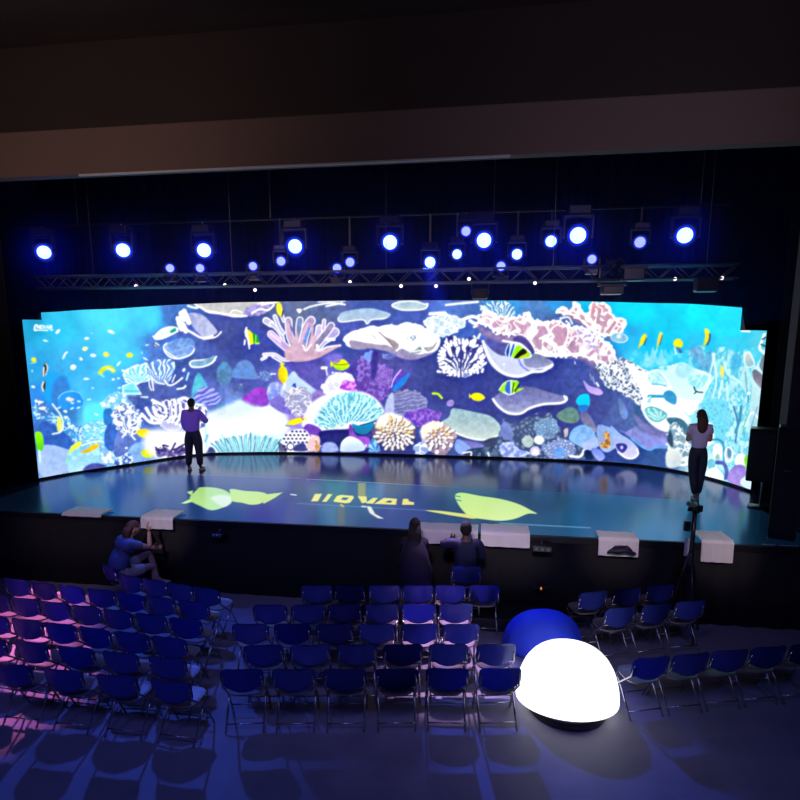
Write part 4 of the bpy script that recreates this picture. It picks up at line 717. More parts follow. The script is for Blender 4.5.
b = NB(); tube(b, [(-8.6, 0, 0), (7.0, 0, 0)], .025, 8); bm_obj('pipe', b, M['black'], t, True)
for x in (-7, -2.4, 2.4, 6.4):
    b = NB(); tube(b, [(x, 0, .02), (x, 0, 2.4)], .008, 6); bm_obj('hanging_cable', b, M['truss'], t)
HALO = []
def moving_head(px, py, y, r, label, group, bright='lens', upright=False, aim=(2.3, -9.0, 3.6), lit=True, kind='moving_head_light'):
    """base, yoke, tilting head with lens; hung from the bar or standing on the truss"""
    p = on_y(px, py, y); t = empty(kind, p); tag(t, label, 'stage light', group)
    s = -1 if upright else 1; top = (5.7+.135+.024-p.z) if upright else (7.0-.03-p.z)
    b = NB(); bh = .8*r; z0 = s*1.75*r; box(b, -1.0*r, 1.0*r, -.8*r, .8*r, min(z0, z0+s*bh), max(z0, z0+s*bh), bev=.1*r); bm_obj('base', b, M['fix'], t)
    zt = z0+s*bh
    if abs(top)-abs(zt) > .02:
        b = NB(); tube(b, [(0, 0, zt), (0, 0, top)], .02, 8); bm_obj('drop_pole', b, M['truss'], t)
    b = NB()
    for sx in (-1, 1): box(b, sx*1.28*r-.1*r, sx*1.28*r+.1*r, -.3*r, .3*r, min(-.25*r*s, z0), max(-.25*r*s, z0), bev=.04*r)
    box(b, -1.3*r, 1.3*r, -.3*r, .3*r, min(z0-s*.2*r, z0), max(z0-s*.2*r, z0), bev=.04*r); bm_obj('yoke', b, M['fix'], t)
    d = (Vector(aim)-p).normalized()
    if lit: HALO.append((tuple(p+d*r*.9), tuple(p+d*3), (4500*r*r if bright == 'lens' else 2200*r*r), 50))
    T = d.to_track_quat('Z', 'Y').to_matrix().to_4x4()
    b = NB(); lathe(b, [(.55*r, -1.35*r), (.95*r, -1.1*r), (1.1*r, -.3*r), (1.1*r, .1*r), (1.14*r, .45*r), (1.12*r, .62*r), (.95*r, .62*r), (.93*r, .5*r)], 24, T); h = bm_obj('head', b, M['fix'], t, True)
    b = NB(); lathe(b, [(.92*r, .5*r), (.9*r, .56*r), (.74*r, .6*r)], 24, T); bm_obj('bloom_ring', b, M['halo'] if lit else M['black'], h, True)  # emissive ring stands in for the blue bloom around a lit lens
    b = NB(); lathe(b, [(.73*r, .55*r), (.7*r, .66*r), (.45*r, .74*r), (.15*r, .78*r)], 24, T); bm_obj('lens', b, M[bright] if lit else M['casing'], h, True)
    return t
ORD = ['first', 'second', 'third', 'fourth', 'fifth', 'sixth', 'seventh', 'eighth', 'ninth', 'tenth', 'eleventh', 'twelfth', 'thirteenth', 'fourteenth']
for k, (x, y) in enumerate([(44,252), (123,250), (204,250), (295,246), (390,242), (484,240), (578,235), (685,235)]):
    moving_head(x, y, 3.3, .20 if k != 6 else .215, '%s from the left of the eight large glaring blue-white stage lights in the upper row' % ORD[k], 'large stage lights in the upper row')
for (x, y, r, up, br, lb) in [(170,268,.115,1,'lensw','small violet-blue stage light on the truss right of the second large light'), (200,268,.115,1,'lensw','small blue stage light on the truss just below the third large light'),
   (253,266,.115,1,'lensw','small blue stage light on the truss left of the white-ringed one'), (281,261,.125,0,'lensw','small whitish stage light just left of and below the fourth large light'), (337,268,.12,1,'lensw','lower left of the pair of small lights between the fourth and fifth large lights'),
   (350,262,.125,0,'lensw','upper right of the pair of small lights between the fourth and fifth large lights'), (430,262,.15,0,'lens','medium bright blue stage light right of and below the fifth large light'), (457,254,.13,0,'lens','medium stage light just left of and below the sixth large light'),
   (466,231,.125,0,'lensw','small light highest of all, left of and above the sixth large light'), (501,266,.12,1,'lensw','small light on the truss below and right of the sixth large light'), (517,254,.14,0,'lens','medium tilted blue light right of the sixth large light'),
   (551,241,.15,0,'lens','medium pale light between the sixth and seventh large lights'), (592,259,.115,1,'lensw','small light on the truss below the seventh large light'), (640,242,.14,0,'lensw','medium pale light between the seventh and eighth large lights')]:
    moving_head(x, y, 3.3 if not up else 3.15, r, lb, 'smaller stage lights', br, bool(up))
moving_head(613, 268, 3.15, .2, 'unlit stage light with a blue-lit barrel right of the seventh large light', 'smaller stage lights', upright=True, aim=(6, -2, 3.0), lit=False)
# small lamps under the truss
for k, (x, y) in enumerate([(136,286), (225,285), (255,290), (350,282), (401,286), (436,286), (469,279), (535,283), (675,279), (722,278)]):
    p = on_y(x, y, 3.02); t = empty('pin_spot', p); tag(t, '%s from the left of the tiny pin spots under the truss' % ORD[k], 'spotlight', 'tiny pin spots under the truss')
    top = 5.7-.13-.022-p.z
    b = NB(); T = (Vector((2.3, -9, 3.5))-p).to_track_quat('Z', 'Y').to_matrix().to_4x4(); lathe(b, [(.03, -.16), (.05, -.12), (.052, .0), (.045, .0)], 14, T); bm_obj('barrel', b, M['fix'], t, True)
    b = NB(); lathe(b, [(.036, .001), (.03, .012), (.01, .016)], 12, T); bm_obj('lens', b, M['dot'], t, True)
    b = NB(); tube(b, [(0, .04, .03), (0, .06, max(.05, top))], .009, 6); bm_obj('bracket', b, M['fix'], t)
for k, (x, y, w, h) in enumerate([(633,270,.42,.26), (706,281,.40,.26), (480,290,.3,.2)]):
    p = on_y(x, y+4, 2.9); t = empty('wash_fixture', p); tag(t, ['wide dark wash fixture under the truss below the blue-lit barrel', 'wide dark wash fixture near the right end of the truss', 'dark wash fixture under the middle of the truss'][k], 'stage light', 'dark fixtures under the truss')
    b = NB(); box(b, -w/2, w/2, -.1, .12, -h/2, h/2, bev=.03); bm_obj('body', b, M['fix'], t)
    b = NB(); box(b, -w/2-.03, w/2+.03, -.14, -.1, h/2-.03, h/2, bev=.005); bm_obj('visor', b, M['fix'], t)
    top = 5.7-.13-p.z; b = NB(); tube(b, [(-w/2-.02, 0, 0), (-w/2-.02, .05, max(h/2, top-.05)), (w/2+.02, .05, max(h/2, top-.05)), (w/2+.02, 0, 0)], .012, 6); bm_obj('bracket', b, M['truss'], t)
# ================= white covers along the stage edge =================
def cover(pa, pb, back, drop, z, label, thick=.025):
    """white cover lying on the lip: a top sheet between two picture columns and a flap hanging in front"""
    xa, xb = on_y(pa[0], pa[1], -.23).x, on_y(pb[0], pb[1], -.23).x; b = NB()
    prof = [(back, z), (-.12, z), (-.20, z-.005), (-.235, z-.04), (-.24, z-drop)]; outer = []; n = 12
    for k in range(n+1):
        x = xa+(xb-xa)*k/n; outer.append([b.verts.new((x, y+.004*math.sin(k*2.1), zz+.003*math.sin(k*1.7))) for y, zz in prof])
    for p, q in zip(outer, outer[1:]):
        for j in range(len(prof)-1): b.faces.new((p[j], p[j+1], q[j+1], q[j]))
    o = bm_obj('stage_edge_cover', b, M['whitecover'], smooth=False); s = o.modifiers.new('s', 'SOLIDIFY'); s.thickness = thick; s.offset = 0
    tag(o, label, 'cover', 'white covers along the stage edge'); return o
ZC = 1.34
cover((62,516), (101,518), .16, .045, ZC, 'thin flat pinkish white cover nearest the left end of the stage edge')
cover((141,521), (173,522), .22, .20, ZC, 'white cover over the stage edge beside the seated woman at the left')
cover((417,530), (478,532), .14, .22, ZC, 'white cover over the stage edge behind the two seated people')
cover((481,533), (530,534), .20, .22, ZC, 'wide white cover over the stage edge right of the seated man')
cover((599,536), (639,538), .10, .28, ZC, 'white cover with a black bag hanging in front of it')
o = cover((702,540), (734,542), .26, .33, ZC+.03, 'deep box-shaped white cover beside the tripod')
# box sides of the deep one
def part_sides(o, xa, xb, y0, y1, z0, z1):
    b = NB(); box(b, xa, xb, y0, y1, z0, z1, bev=.004); bm_obj('inner_box', b, M['whitecover'], o)
xa, xb = on_y(702,540,-.23).x, on_y(734,542,-.23).x
part_sides(o, xa+.01, xb-.01, -.215, -.18, ZC-.27, ZC+.005)
b = NB(); box(b, 0, 1, 0, 1, 0, 1)
b.free()
# ================= people =================
def skin_mesh(V, E, Rr, root, sub=2):
    me = bpy.data.meshes.new('tmp'); me.from_pydata([tuple(v) for v in V], E, []); o = bpy.data.objects.new('tmp', me); col_main.objects.link(o)
    m = o.modifiers.new('skin', 'SKIN'); m.use_smooth_shade = True
    for i, r in enumerate(Rr):
        r = r if isinstance(r, tuple) else (r, r); me.skin_vertices[0].data[i].radius = r; me.skin_vertices[0].data[i].use_root = (i == root)
    s = o.modifiers.new('sub', 'SUBSURF'); s.levels = sub; s.render_levels = sub
    dg = bpy.context.evaluated_depsgraph_get(); out = bpy.data.meshes.new_from_object(o.evaluated_get(dg)); bpy.data.objects.remove(o); bpy.data.meshes.remove(me); return out
def chain_mesh(chains, sub=2):
    """chains: lists of (name-or-point, radius); shared names join"""
    V, E, Rr, ix = [], [], [], {}
    for ch in chains:
        prev = None
        for key, p, r in ch:
            if key not in ix: ix[key] = len(V); V.append(p); Rr.append(r)
            if prev is not None and (prev, ix[key]) not in E: E.append((prev, ix[key]))
            prev = ix[key]
    return skin_mesh(V, E, Rr, 0, sub)
def add_hand(bm, wrist, d, side, curl=.5, s=1.0, palm=None, mi=0):
    """palm, four unequal bent fingers and a thumb leaving the side of the palm"""
    d = Vector(d).normalized(); n = Vector(palm or (0, 1, 0)); n = (n-d*n.dot(d)).normalized(); w = d.cross(n).normalized()*side; wr = Vector(wrist)
    Rm = Matrix((w, n, d)).transposed()
    ellipsoid(bm, wr+d*.045*s, (.040*s, .017*s, .055*s), Rm, 12, mi)
    for k, (off, L) in enumerate([(-.029, .072), (-.010, .082), (.010, .077), (.028, .060)]):
        p = wr+d*.075*s+w*off*s; a = curl*.6; pts = [p-d*.02*s, p]; dd = d.copy()
        for j in range(3): dd = (dd*math.cos(a)+n*math.sin(a)).normalized(); pts.append(pts[-1]+dd*L*s*(.42, .32, .26)[j]); n2 = n; a = curl*.7
        tube(bm, pts, [.0085*s, .0088*s, .008*s, .0072*s, .005*s], 7, mi)
    p = wr+d*.02*s-w*.032*s; tube(bm, [wr+d*.01*s-w*.015*s, p, p+(d*.6-w*.7+n*.3)*.03*s, p+(d*.9-w*.75+n*.6)*.05*s], [.012*s, .0115*s, .0095*s, .006*s], 7, mi)
def person(name, loc, rz, J, dress, label, long_hair=None, group=None, sc=1.0, skin='skin', hair='hairb', hands=(('L', .5), ('R', .5)), extra=None):
    t = empty(name, loc, rz); t.scale = (sc,)*3; tag(t, label, 'person', group)
    g = {k: Vector(v) for k, v in J.items()}; P = lambda a, b, f: g[a].lerp(g[b], f)
    ch = [[('pel', g['pel'], (.11, .08)), ('waist', g['waist'], (.09, .065)), ('chest', g['chest'], (.12, .075)), ('ub', P('chest', 'neck', .6), (.08, .055)), ('neck', g['neck'], .052), ('head', P('neck', 'head', .75), .05)]]
    for s in 'LR':
        ch.append([('ub', P('chest', 'neck', .6), (.08, .055)), ('sh'+s, g['sh'+s], .058), ('ua'+s, P('sh'+s, 'el'+s, .5), .047), ('el'+s, g['el'+s], .038), ('fa'+s, P('el'+s, 'wr'+s, .35), .037), ('wr'+s, g['wr'+s], .025)])
        ch.append([('pel', g['pel'], (.11, .08)), ('hip'+s, g['hip'+s], .075), ('th'+s, P('hip'+s, 'kn'+s, .4), .077), ('kn'+s, g['kn'+s], .054), ('ca'+s, P('kn'+s, 'an'+s, .35), .052), ('an'+s, g['an'+s], .034), ('toe'+s, g['toe'+s], .034)])
    me = chain_mesh(ch); bm = NB(); bm.from_mesh(me); bpy.data.meshes.remove(me)
    for f in bm.faces: f.material_index = 0
    hd = g['head']; look = (g['look']-hd).normalized(); upv = Vector((0, 0, 1)); rt = look.cross(upv).normalized(); upv = rt.cross(look).normalized(); Rm = Matrix((rt, look, upv)).transposed()
    def warp(p):
        if p.z < 0: p.x *= 1+.9*p.z/.12*.35; p.y += .012*(-p.z/.12)
        return p
    ellipsoid(bm, hd, (.074, .094, .115), Rm, 20, 0, warp)
    ellipsoid(bm, hd+Rm @ Vector((0, .093, -.015)), (.012, .018, .022), Rm, 8, 0)
    for s in (-1, 1):
        ellipsoid(bm, hd+Rm @ Vector((s*.077, -.005, -.01)), (.009, .018, .030), Rm, 8, 0); ellipsoid(bm, hd+Rm @ Vector((s*.030, .080, .008)), (.013, .008, .008), Rm, 8, 1)
    ellipsoid(bm, hd+Rm @ Vector((0, .086, -.055)), (.024, .008, .007), Rm, 8, 2)
    for s, curl in hands:
        d = g['wr'+s]-g['el'+s]; add_hand(bm, g['wr'+s], g.get('hd'+s, d), 1 if s == 'R' else -1, curl, 1, tuple(g.get('pn'+s, Vector((0, 1, .2)))))
    body = bm_obj('body', bm, [M[skin], M['eye'], M['lip']], t, True)
    # hair
    bm = NB(); capw = lambda p: Vector((p.x, p.y, max(p.z, -.03-.5*max(0, -p.y)) if p.y > -.03 else p.z))
    ellipsoid(bm, hd+Rm @ Vector((0, -.016, .018)), (.086, .098, .112), Rm, 20, 0, lambda p: Vector((p.x, min(p.y, .075), p.z if p.y < -.01 else max(p.z, .02))))
    if long_hair:
        q = hd+Rm @ Vector((0, -.055, .03)); pts = [q, q+Vector(long_hair)*.3+Rm @ Vector((0, -.05, 0)), q+Vector(long_hair)*.65+Rm @ Vector((0, -.05, 0)), q+Vector(long_hair)]
        tube(bm, pts, [.085, .10, .088, .04], 14, 0, flat=.55)
    bm_obj('hair', bm, M[hair], t, True)
    # clothes
    top, tr = dress['top'], dress['legs']; sl = top.get('sleeve', 1.0); k = top.get('loose', 1.0)
    ch = [[('w0', P('pel', 'waist', top.get('hem', .35)), (.137*k, .108*k)), ('waist', g['waist'], (.128*k, .10*k)), ('chest', g['chest'], (.162*k, .118)), ('ub', P('chest', 'neck', .6), (.135, .10)), ('nk', P('chest', 'neck', .98), .066)]]
    for s in 'LR':
        c = [('ub', P('chest', 'neck', .6), (.135, .10)), ('sh'+s, g['sh'+s], .072)]
        if sl <= .6: c.append(('sl'+s, P('sh'+s, 'el'+s, sl/.5*.5+.1), .066))
        else: c += [('ua'+s, P('sh'+s, 'el'+s, .5), .062*k), ('el'+s, g['el'+s], .054*k), ('fa'+s, P('el'+s, 'wr'+s, sl-.12), .04*k)]
        ch.append(c)
    me = chain_mesh(ch); bm = NB(); bm.from_mesh(me); bpy.data.meshes.remove(me); bm_obj(top['name'], bm, M[top['mat']], t, True)
    kk = tr.get('loose', 1.0); L = tr.get('length', 1.0); ch = [[('pel', g['pel'], (.142, .115)), ('w', P('pel', 'waist', .95), (.125, .10))]]
    for s in 'LR':
        c = [('pel', g['pel'], (.142, .115)), ('hip'+s, g['hip'+s], .098), ('th'+s, P('hip'+s, 'kn'+s, .45), .088*kk)]
        if L > .6: c += [('kn'+s, g['kn'+s], .066*kk), ('ca'+s, P('kn'+s, 'an'+s, .4), .064*kk), ('an'+s, P('kn'+s, 'an'+s, .93), .05*kk)]
        else: c += [('kk'+s, P('hip'+s, 'kn'+s, .72), .082)]
        ch.append(c)
    me = chain_mesh(ch); bm = NB(); bm.from_mesh(me); bpy.data.meshes.remove(me); bm_obj(tr['name'], bm, M[tr['mat']], t, True)
    for s in 'LR':
        bm = NB(); a, q = g['an'+s], g['toe'+s]; d = (q-a); d.z = 0; d = d.normalized() if d.length > .01 else Vector((0, 1, 0)); c = a.lerp(q, .5); c.z = min(a.z, q.z)+.0
        Rs = Matrix((d.cross(Vector((0, 0, 1))), d, Vector((0, 0, 1)))).transposed(); ellipsoid(bm, c+Vector((0, 0, -.012)), (.047, .135, .045), Rs, 14, 0, lambda p: Vector((p.x, p.y, max(p.z, -.028)))); bm_obj('shoe', bm, M[dress['shoe']], t, True)
    return t
def standing(w=1.0, shx=.185):
    J = dict(pel=(0, 0, .95), waist=(0, .005, 1.09), chest=(0, -.005, 1.28), neck=(0, 0, 1.49), head=(0, .02, 1.625), look=(0, 1, 1.6))
    for s, q in (('L', -1), ('R', 1)):
        J['sh'+s] = (q*shx, 0, 1.415); J['hip'+s] = (q*.095, 0, .91); J['kn'+s] = (q*.125, .015, .50); J['an'+s] = (q*.145, -.01, .085); J['toe'+s] = (q*.17, .13, .04)
    return J
J = standing(); J.update(elL=(-.235, .03, 1.14), wrL=(-.20, .13, .90), elR=(.30, .12, 1.17), wrR=(.13, .33, 1.30), head=(-.005, .035, 1.62), look=(.1, 1, 1.45), hdL=(.05, .25, -1), hdR=(-.4, .3, .6), pnR=(-.7, -.5, 0))
p = on_z(195, 470.5, 1.3)
person('person', (p.x, p.y, 1.304), R(3), J, dict(top=dict(name='shirt', mat='purple', sleeve=.9, loose=1.36, hem=-.25), legs=dict(name='trousers', mat='trous', loose=1.4), shoe='shoe'), 'person in a loose purple shirt and dark trousers standing on the stage facing the screen', sc=1.0, skin='skind')
J = standing(shx=.16); J.update(elL=(-.20, .06, 1.15), wrL=(-.05, .26, 1.17), elR=(.215, .07, 1.15), wrR=(.06, .27, 1.19), hdL=(.8, .4, .2), hdR=(-.8, .4, .2), look=(-.05, 1, 1.5), head=(0, .03, 1.62))
for s, q in (('L', -1), ('R', 1)): J['kn'+s] = (q*.075, .0, .50); J['an'+s] = (q*.04+.02, -.02+q*.06, .085); J['toe'+s] = (q*.05+.03, .12+q*.06, .04); J['hip'+s] = (q*.085, 0, .91)
p = on_z(694.5, 500, 1.3)
person('person', (p.x, p.y, 1.304), R(-2), J, dict(top=dict(name='top', mat='lilac', sleeve=.45, loose=1.12, hem=.25), legs=dict(name='trousers', mat='trous', loose=1.15), shoe='shoe'), 'standing person with long brown hair, pale lilac top and dark trousers', long_hair=(0, -.03, -.42), sc=1.02, hair='hairr')
# ================= folding chairs =================
def chair_parts():
    out = {}
    b = NB(); n = 18; rows = []                                        # moulded back panel with rounded corners
    for j in range(11):
        v = -1+2*j/10; z = .675+.15*v; r = []; wj = .238*(1-abs(v)**5*(.20 if v > 0 else .30))
        for k in range(n+1):
            u = -1+2*k/n; x = u*wj; y = -.195-.16*(z-.565)-.055*(1-u*u)-.012*(v > .85); zz = z-.022*(abs(u)**4)*(v > 0)*abs(v)**2+.02*(abs(u)**3)*(v < 0)*abs(v)**2+.008*(1-u*u)*v; r.append((b.verts.new((x, y, zz))))
        rows.append(r)
    for p, q in zip(rows, rows[1:]):
        for k in range(n): b.faces.new((p[k], p[k+1], q[k+1], q[k]))
    bmesh.ops.solidify(b, geom=b.faces[:], thickness=.016); out['backrest'] = (b, 'plastic', True)
    b = NB(); top, bot = [], []
    for k in range(28):
        a = k*2*math.pi/28; c, s = math.cos(a), math.sin(a); x = .205*math.copysign(abs(c)**.62, c); y = .01+.195*math.copysign(abs(s)**.62, s); top.append(b.verts.new((x, y, .452+.012*(y > 0)*0))); bot.append(b.verts.new((x*.96, y*.96, .428)))
    mid = [b.verts.new((v.co.x*.8, v.co.y*.8, .443)) for v in top]
    for k in range(28): q = (k+1) % 28; b.faces.new((top[k], top[q], bot[q], bot[k])[::-1]); b.faces.new((mid[k], mid[q], top[q], top[k])[::-1])
    b.faces.new(mid); b.faces.new(bot[::-1]); out['seat'] = (b, 'seat', False)
    legs = []
    for s in (-1, 1):
        b = NB(); tube(b, [(s*.205, -.225, .70), (s*.222, -.20, .56), (s*.226, .05, .33), (s*.226, .215, .012)], .0115, 7); legs.append(b)
    for s in (-1, 1):
        b = NB(); tube(b, [(s*.208, .12, .425), (s*.208, -.02, .27), (s*.208, -.225, .012)], .0115, 7); legs.append(b)
    b = NB(); tube(b, [(-.226, .165, .11), (.226, .165, .11)], .008, 6); tube(b, [(-.208, -.175, .09), (.208, -.175, .09)], .008, 6); tube(b, [(-.222, -.205, .555), (.222, -.205, .555)], .008, 6); b.free(); bars = []
    for P in ([(-.226, .165, .11), (.226, .165, .11)], [(-.208, -.175, .09), (.208, -.175, .09)], [(-.222, -.205, .555), (.222, -.205, .555)]): b = NB(); tube(b, P, .008, 6); bars.append(b)
    return out, legs, bars
def make_chair():
    t = empty('folding_chair'); parts, legs, bars = chair_parts()
    for k, (b, m, sm_) in parts.items(): bm_obj(k, b, M[m], t, sm_)
    for b in bars: bm_obj('crossbar', b, M['chrome'], t, True)
    for b in legs: bm_obj('leg', b, M['chrome'], t, True)
    return t
proto = make_chair(); used = [0]
def place_chair(x, y, a, label, group):
    if not used[0]: t = proto; used[0] = 1
    else:
        t = proto.copy(); col_main.objects.link(t)
        for c in proto.children: d = c.copy(); col_main.objects.link(d); d.parent = t
    t.location = (x, y, .001); t.rotation_euler.z = a; tag(t, label, 'chair', group); return t
rnd = random.Random(3)
def row(pa, pb, n, zz, rowname, block, group, skipk=(), ang=None):
    """n chairs with their backrest tops between two points of the row"""
    A, B = on_z(pa[0], pa[1], .8), on_z(pb[0], pb[1], .8); a = math.atan2(B.y-A.y, B.x-A.x)
    for k in range(n):
        if k in skipk: continue
        p = A.lerp(B, k/max(1, n-1)); off = Vector((-math.sin(a), math.cos(a), 0))*.24; j = rnd.uniform(-.05, .05)
        nm = ORD[k] if k < len(ORD) else 'last'
        place_chair(p.x+off.x, p.y+off.y, a+j, 'blue folding chair, %s from the left in the %s, %s block' % (nm, rowname, block), group)
G1, G2, G3 = 'folding chairs in the left block', 'folding chairs in the centre block', 'folding chairs in the right block'
row((129,575.5), (205,588), 4, .8, 'front row', 'left', G1)
row((15,579), (192,601), 7, .8, 'second row', 'left', G1)
row((-6,594.5), (184,618.5), 7, .8, 'third row', 'left', G1)
row((-8,615), (168,637), 6, .8, 'fourth row', 'left', G1)
row((-12,637), (166,657), 5, .8, 'fifth row', 'left', G1)
row((10,664), (170,680), 4, .8, 'nearest row', 'left', G1)
row((316,585.5), (485,585.5), 6, .8, 'front row', 'centre', G2)
row((270,605), (456,604), 6, .8, 'second row', 'centre', G2)
row((250,624), (461,624), 6, .8, 'third row', 'centre', G2)
row((262,645), (496,644), 6, .8, 'fourth row', 'centre', G2)
row((240,669), (500,668), 6, .8, 'nearest row', 'centre', G2)
row((594,592), (662,585), 3, .8, 'front row', 'right', G3)
row((621,608), (692,601), 3, .8, 'second row', 'right', G3)
row((652,657), (808,643), 5, .8, 'nearest row', 'right', G3)
# chairs of the three seated people and the people on them
def seated(**k):
    J = dict(pel=(0, -.05, .56), waist=(0, -.07, .70), chest=(0, -.06, .90), neck=(0, -.03, 1.10), head=(0, 0, 1.235), look=(0, 1, 1.25))
    for s, q in (('L', -1), ('R', 1)):
        J['sh'+s] = (q*.185, -.05, 1.03); J['hip'+s] = (q*.10, 0, .545); J['kn'+s] = (q*.13, .40, .53); J['an'+s] = (q*.13, .42, .09); J['toe'+s] = (q*.14, .56, .045)
        J['el'+s] = (q*.25, .05, .80); J['wr'+s] = (q*.10, .27, .70)
    J.update(k); return J
def seat_person(px, ytop, y, J, dress, label, chairlabel, rz=0, crz=None, sc=1.0, z0=0., **k):
    p = on_y(px, ytop, y); c = place_chair(p.x, y, crz if crz is not None else rz, chairlabel, 'chairs of the seated people'); c.location.z += z0; ssc = sc
    return person('person', (p.x, y, z0), rz, J, dress, label, sc=ssc, **k)
pw_ = seat_person(415, 523, -.62, seated(shL=(-.145, -.05, 1.01), shR=(.145, -.05, 1.01), elL=(-.18, .08, .80), elR=(.18, .08, .80), hipL=(-.09, 0, .545)), dict(top=dict(name='coat', mat='plum', sleeve=.95, loose=1.05, hem=-.6), legs=dict(name='trousers', mat='trous'), shoe='trous'), 'person with long dark hair in a dark plum coat seated in front of the stage', 'dark chair under the long-haired person in the plum coat', rz=R(4), long_hair=(0, -.05, -.44), sc=1.07, z0=.2)
b = NB(); tube(b, [(0, -.07, 1.12), (0, -.10, 1.05), (0, -.14, .96), (0, -.18, .84), (.02, -.20, .65), (.02, -.20, .47), (.02, -.20, .43)], [.04, .12, .17, .205, .235, .245, .22], 20, flat=.62); bm_obj('coat_skirt', b, M['plum'], pw_, True)
seat_person(466, 522, -.62, seated(elL=(-.345, .0, .985), wrL=(-.22, .22, 1.0), shL=(-.2, -.05, 1.05), shR=(.2, -.05, 1.05), hdL=(.7, .6, .1)), dict(top=dict(name='jacket', mat='navy', sleeve=.95, loose=1.22, hem=-.1), legs=dict(name='trousers', mat='trous', loose=1.1), shoe='trous'), 'broad-shouldered person in a dark navy jacket seated facing the stage with one arm raised', 'chair with a blue back under the person in the navy jacket', rz=R(6), sc=1.06, z0=.2, skin='skind')
J = seated(chest=(.0, .03, .88), waist=(0, -.07, .70), neck=(.02, .12, 1.06), head=(.03, .19, 1.175), look=(.15, 1, .95), shL=(-.19, .06, 1.0), shR=(.20, .08, 1.0), elR=(.25, .32, .90), wrR=(.12, .38, 1.11), elL=(-.20, .28, .80), wrL=(.02, .46, .80), knL=(.04, .40, .74), anL=(.22, .42, .36), toeL=(.25, .52, .29), knR=(.15, .42, .56), anR=(.12, .40, .09), toeR=(.12, .54, .045), hdR=(-.3, -.1, 1))
seat_person(119, 523, -.88, J, dict(top=dict(name='tee', mat='bluetee', sleeve=.5, loose=1.5, hem=.15), legs=dict(name='shorts', mat='cream', length=.5), shoe='shoe'), 'person in a blue T-shirt and pale shorts seated sideways with legs crossed at the left', 'chair under the person in the blue T-shirt', rz=R(-34), crz=R(-30), long_hair=(0, -.04, -.30), sc=1.10, hair='hairr')
# ================= tripod with camera by the stage edge =================
tx, ty = 5.36, -.58
t = empty('tripod', (tx, ty, .001)); tag(t, 'tall thin black camera tripod standing before the right end of the stage', 'tripod')
b = NB(); tube(b, [(0, 0, .95), (0, 0, 1.9)], .034, 10); bm_obj('pole', b, M['casing'], t, True)
b = NB(); tube(b, [(0, 0, .98), (0, 0, 1.30)], .042, 10); bm_obj('collar', b, M['casing'], t, True)
for k in range(3):
    a = k*2.094+.6; b = NB(); tube(b, [(0.03*math.cos(a), .03*math.sin(a), 1.26), (.17*math.cos(a), .17*math.sin(a), .6), (.30*math.cos(a), .30*math.sin(a), .012)], [.02, .017, .013], 8); l = bm_obj('leg', b, M['casing'], t, True)
    b = NB(); ellipsoid(b, (.30*math.cos(a), .30*math.sin(a), .017), (.018, .018, .017), seg=8); bm_obj('rubber_foot', b, M['black'], l, True)
b = NB(); box(b, -.05, .05, -.05, .05, 1.9, 1.935, bev=.008); tube(b, [(0, -.03, 1.91), (-.05, -.22, 1.80)], .009, 6); bm_obj('pan_head', b, M['casing'], t, True)
t2 = empty('video_camera', (tx, ty, 1.94)); tag(t2, 'small black video camera on top of the tripod', 'camera'); t2.rotation_euler.z = R(12)
b = NB(); box(b, -.045, .045, -.13, .10, 0, .10, bev=.012); bm_obj('body', b, M['casing'], t2)
b = NB(); tube(b, [(0, .10, .05), (0, .17, .05)], [.034, .04], 14); bm_obj('lens', b, M['fix'], t2, True)
b = NB(); tube(b, [(0, -.08, .10), (0, -.06, .14), (0, .05, .14), (0, .07, .10)], .010, 6); bm_obj('top_handle', b, M['casing'], t2, True)
b = NB(); box(b, -.13, -.052, -.035, -.02, .0, .07, bev=.004, T=Matrix.Rotation(.3, 4, 'X')); bm_obj('flip_screen', b, M['phone'], t2)
t3 = empty('battery_box', (tx-.085, ty-.0, 1.70)); tag(t3, 'small black box clamped to the tripod pole', 'battery'); b = NB(); box(b, -.05, .04, -.03, .03, -.08, .07, bev=.01); bm_obj('body', b, M['casing'], t3)
b = NB(); tube(b, [(.035, 0, 0), (.065, 0, 0)], .012, 8); bm_obj('clamp', b, M['truss'], t3)
p = on_y(690.5, 549, -.30); b = NB(); box(b, -.042, .042, -.004, .004, -.14, .14, bev=.002); o = bm_obj('paper_sheet', b, M['paper'], loc=(p.x-.02, -.215, p.z)); tag(o, 'narrow white sheet hanging on the stage front behind the tripod', 'paper')
# ================= loudspeaker on a stand and tall cabinet at the right =================
xs = on_z(760, 508, 1.3); t = empty('loudspeaker', (xs.x, xs.y, 1.304), R(-24)); tag(t, 'black loudspeaker on a round-based stand at the right end of the led wall', 'speaker')
p = on_y(752, 428, xs.y); zt = p.z-1.304
hw = (on_y(778, 430, xs.y).x-p.x)/2; xc = p.x+hw-xs.x
b = NB(); box(b, xc-hw, xc+hw, -.2, .2, zt-.98, zt, bev=.03); cab = bm_obj('cabinet', b, M['casing'], t)
b = NB(); box(b, xc-hw*.86, xc+hw*.86, -.215, -.2, zt-.93, zt-.05, bev=.01); bm_obj('grille', b, M['grille'], cab)
b = NB(); lathe(b, [(.21, .004), (.21, .03), (.05, .05), (.03, .06)], 24); bm_obj('base_plate', b, M['casing'], t, True)
b = NB(); tube(b, [(0, 0, .05), (0, 0, .9)], .022, 10); bm_obj('pole', b, M['chrome'], t, True)
p0 = on_z(771, 540, 1.3); p1 = on_z(798, 543, 1.3); zt = on_y(770, 427, p0.y).z
t = empty('flight_case', ((p0.x+p1.x)/2+.06, p0.y+.2, 1.304), R(-24)); tag(t, 'tall black upright cabinet at the right front corner of the stage', 'cabinet'); w = (p1.x-p0.x)/2
b = NB(); box(b, -w, w, -.2, .2, 0, zt-1.304, bev=.012); c = bm_obj('body', b, M['casing'], t)
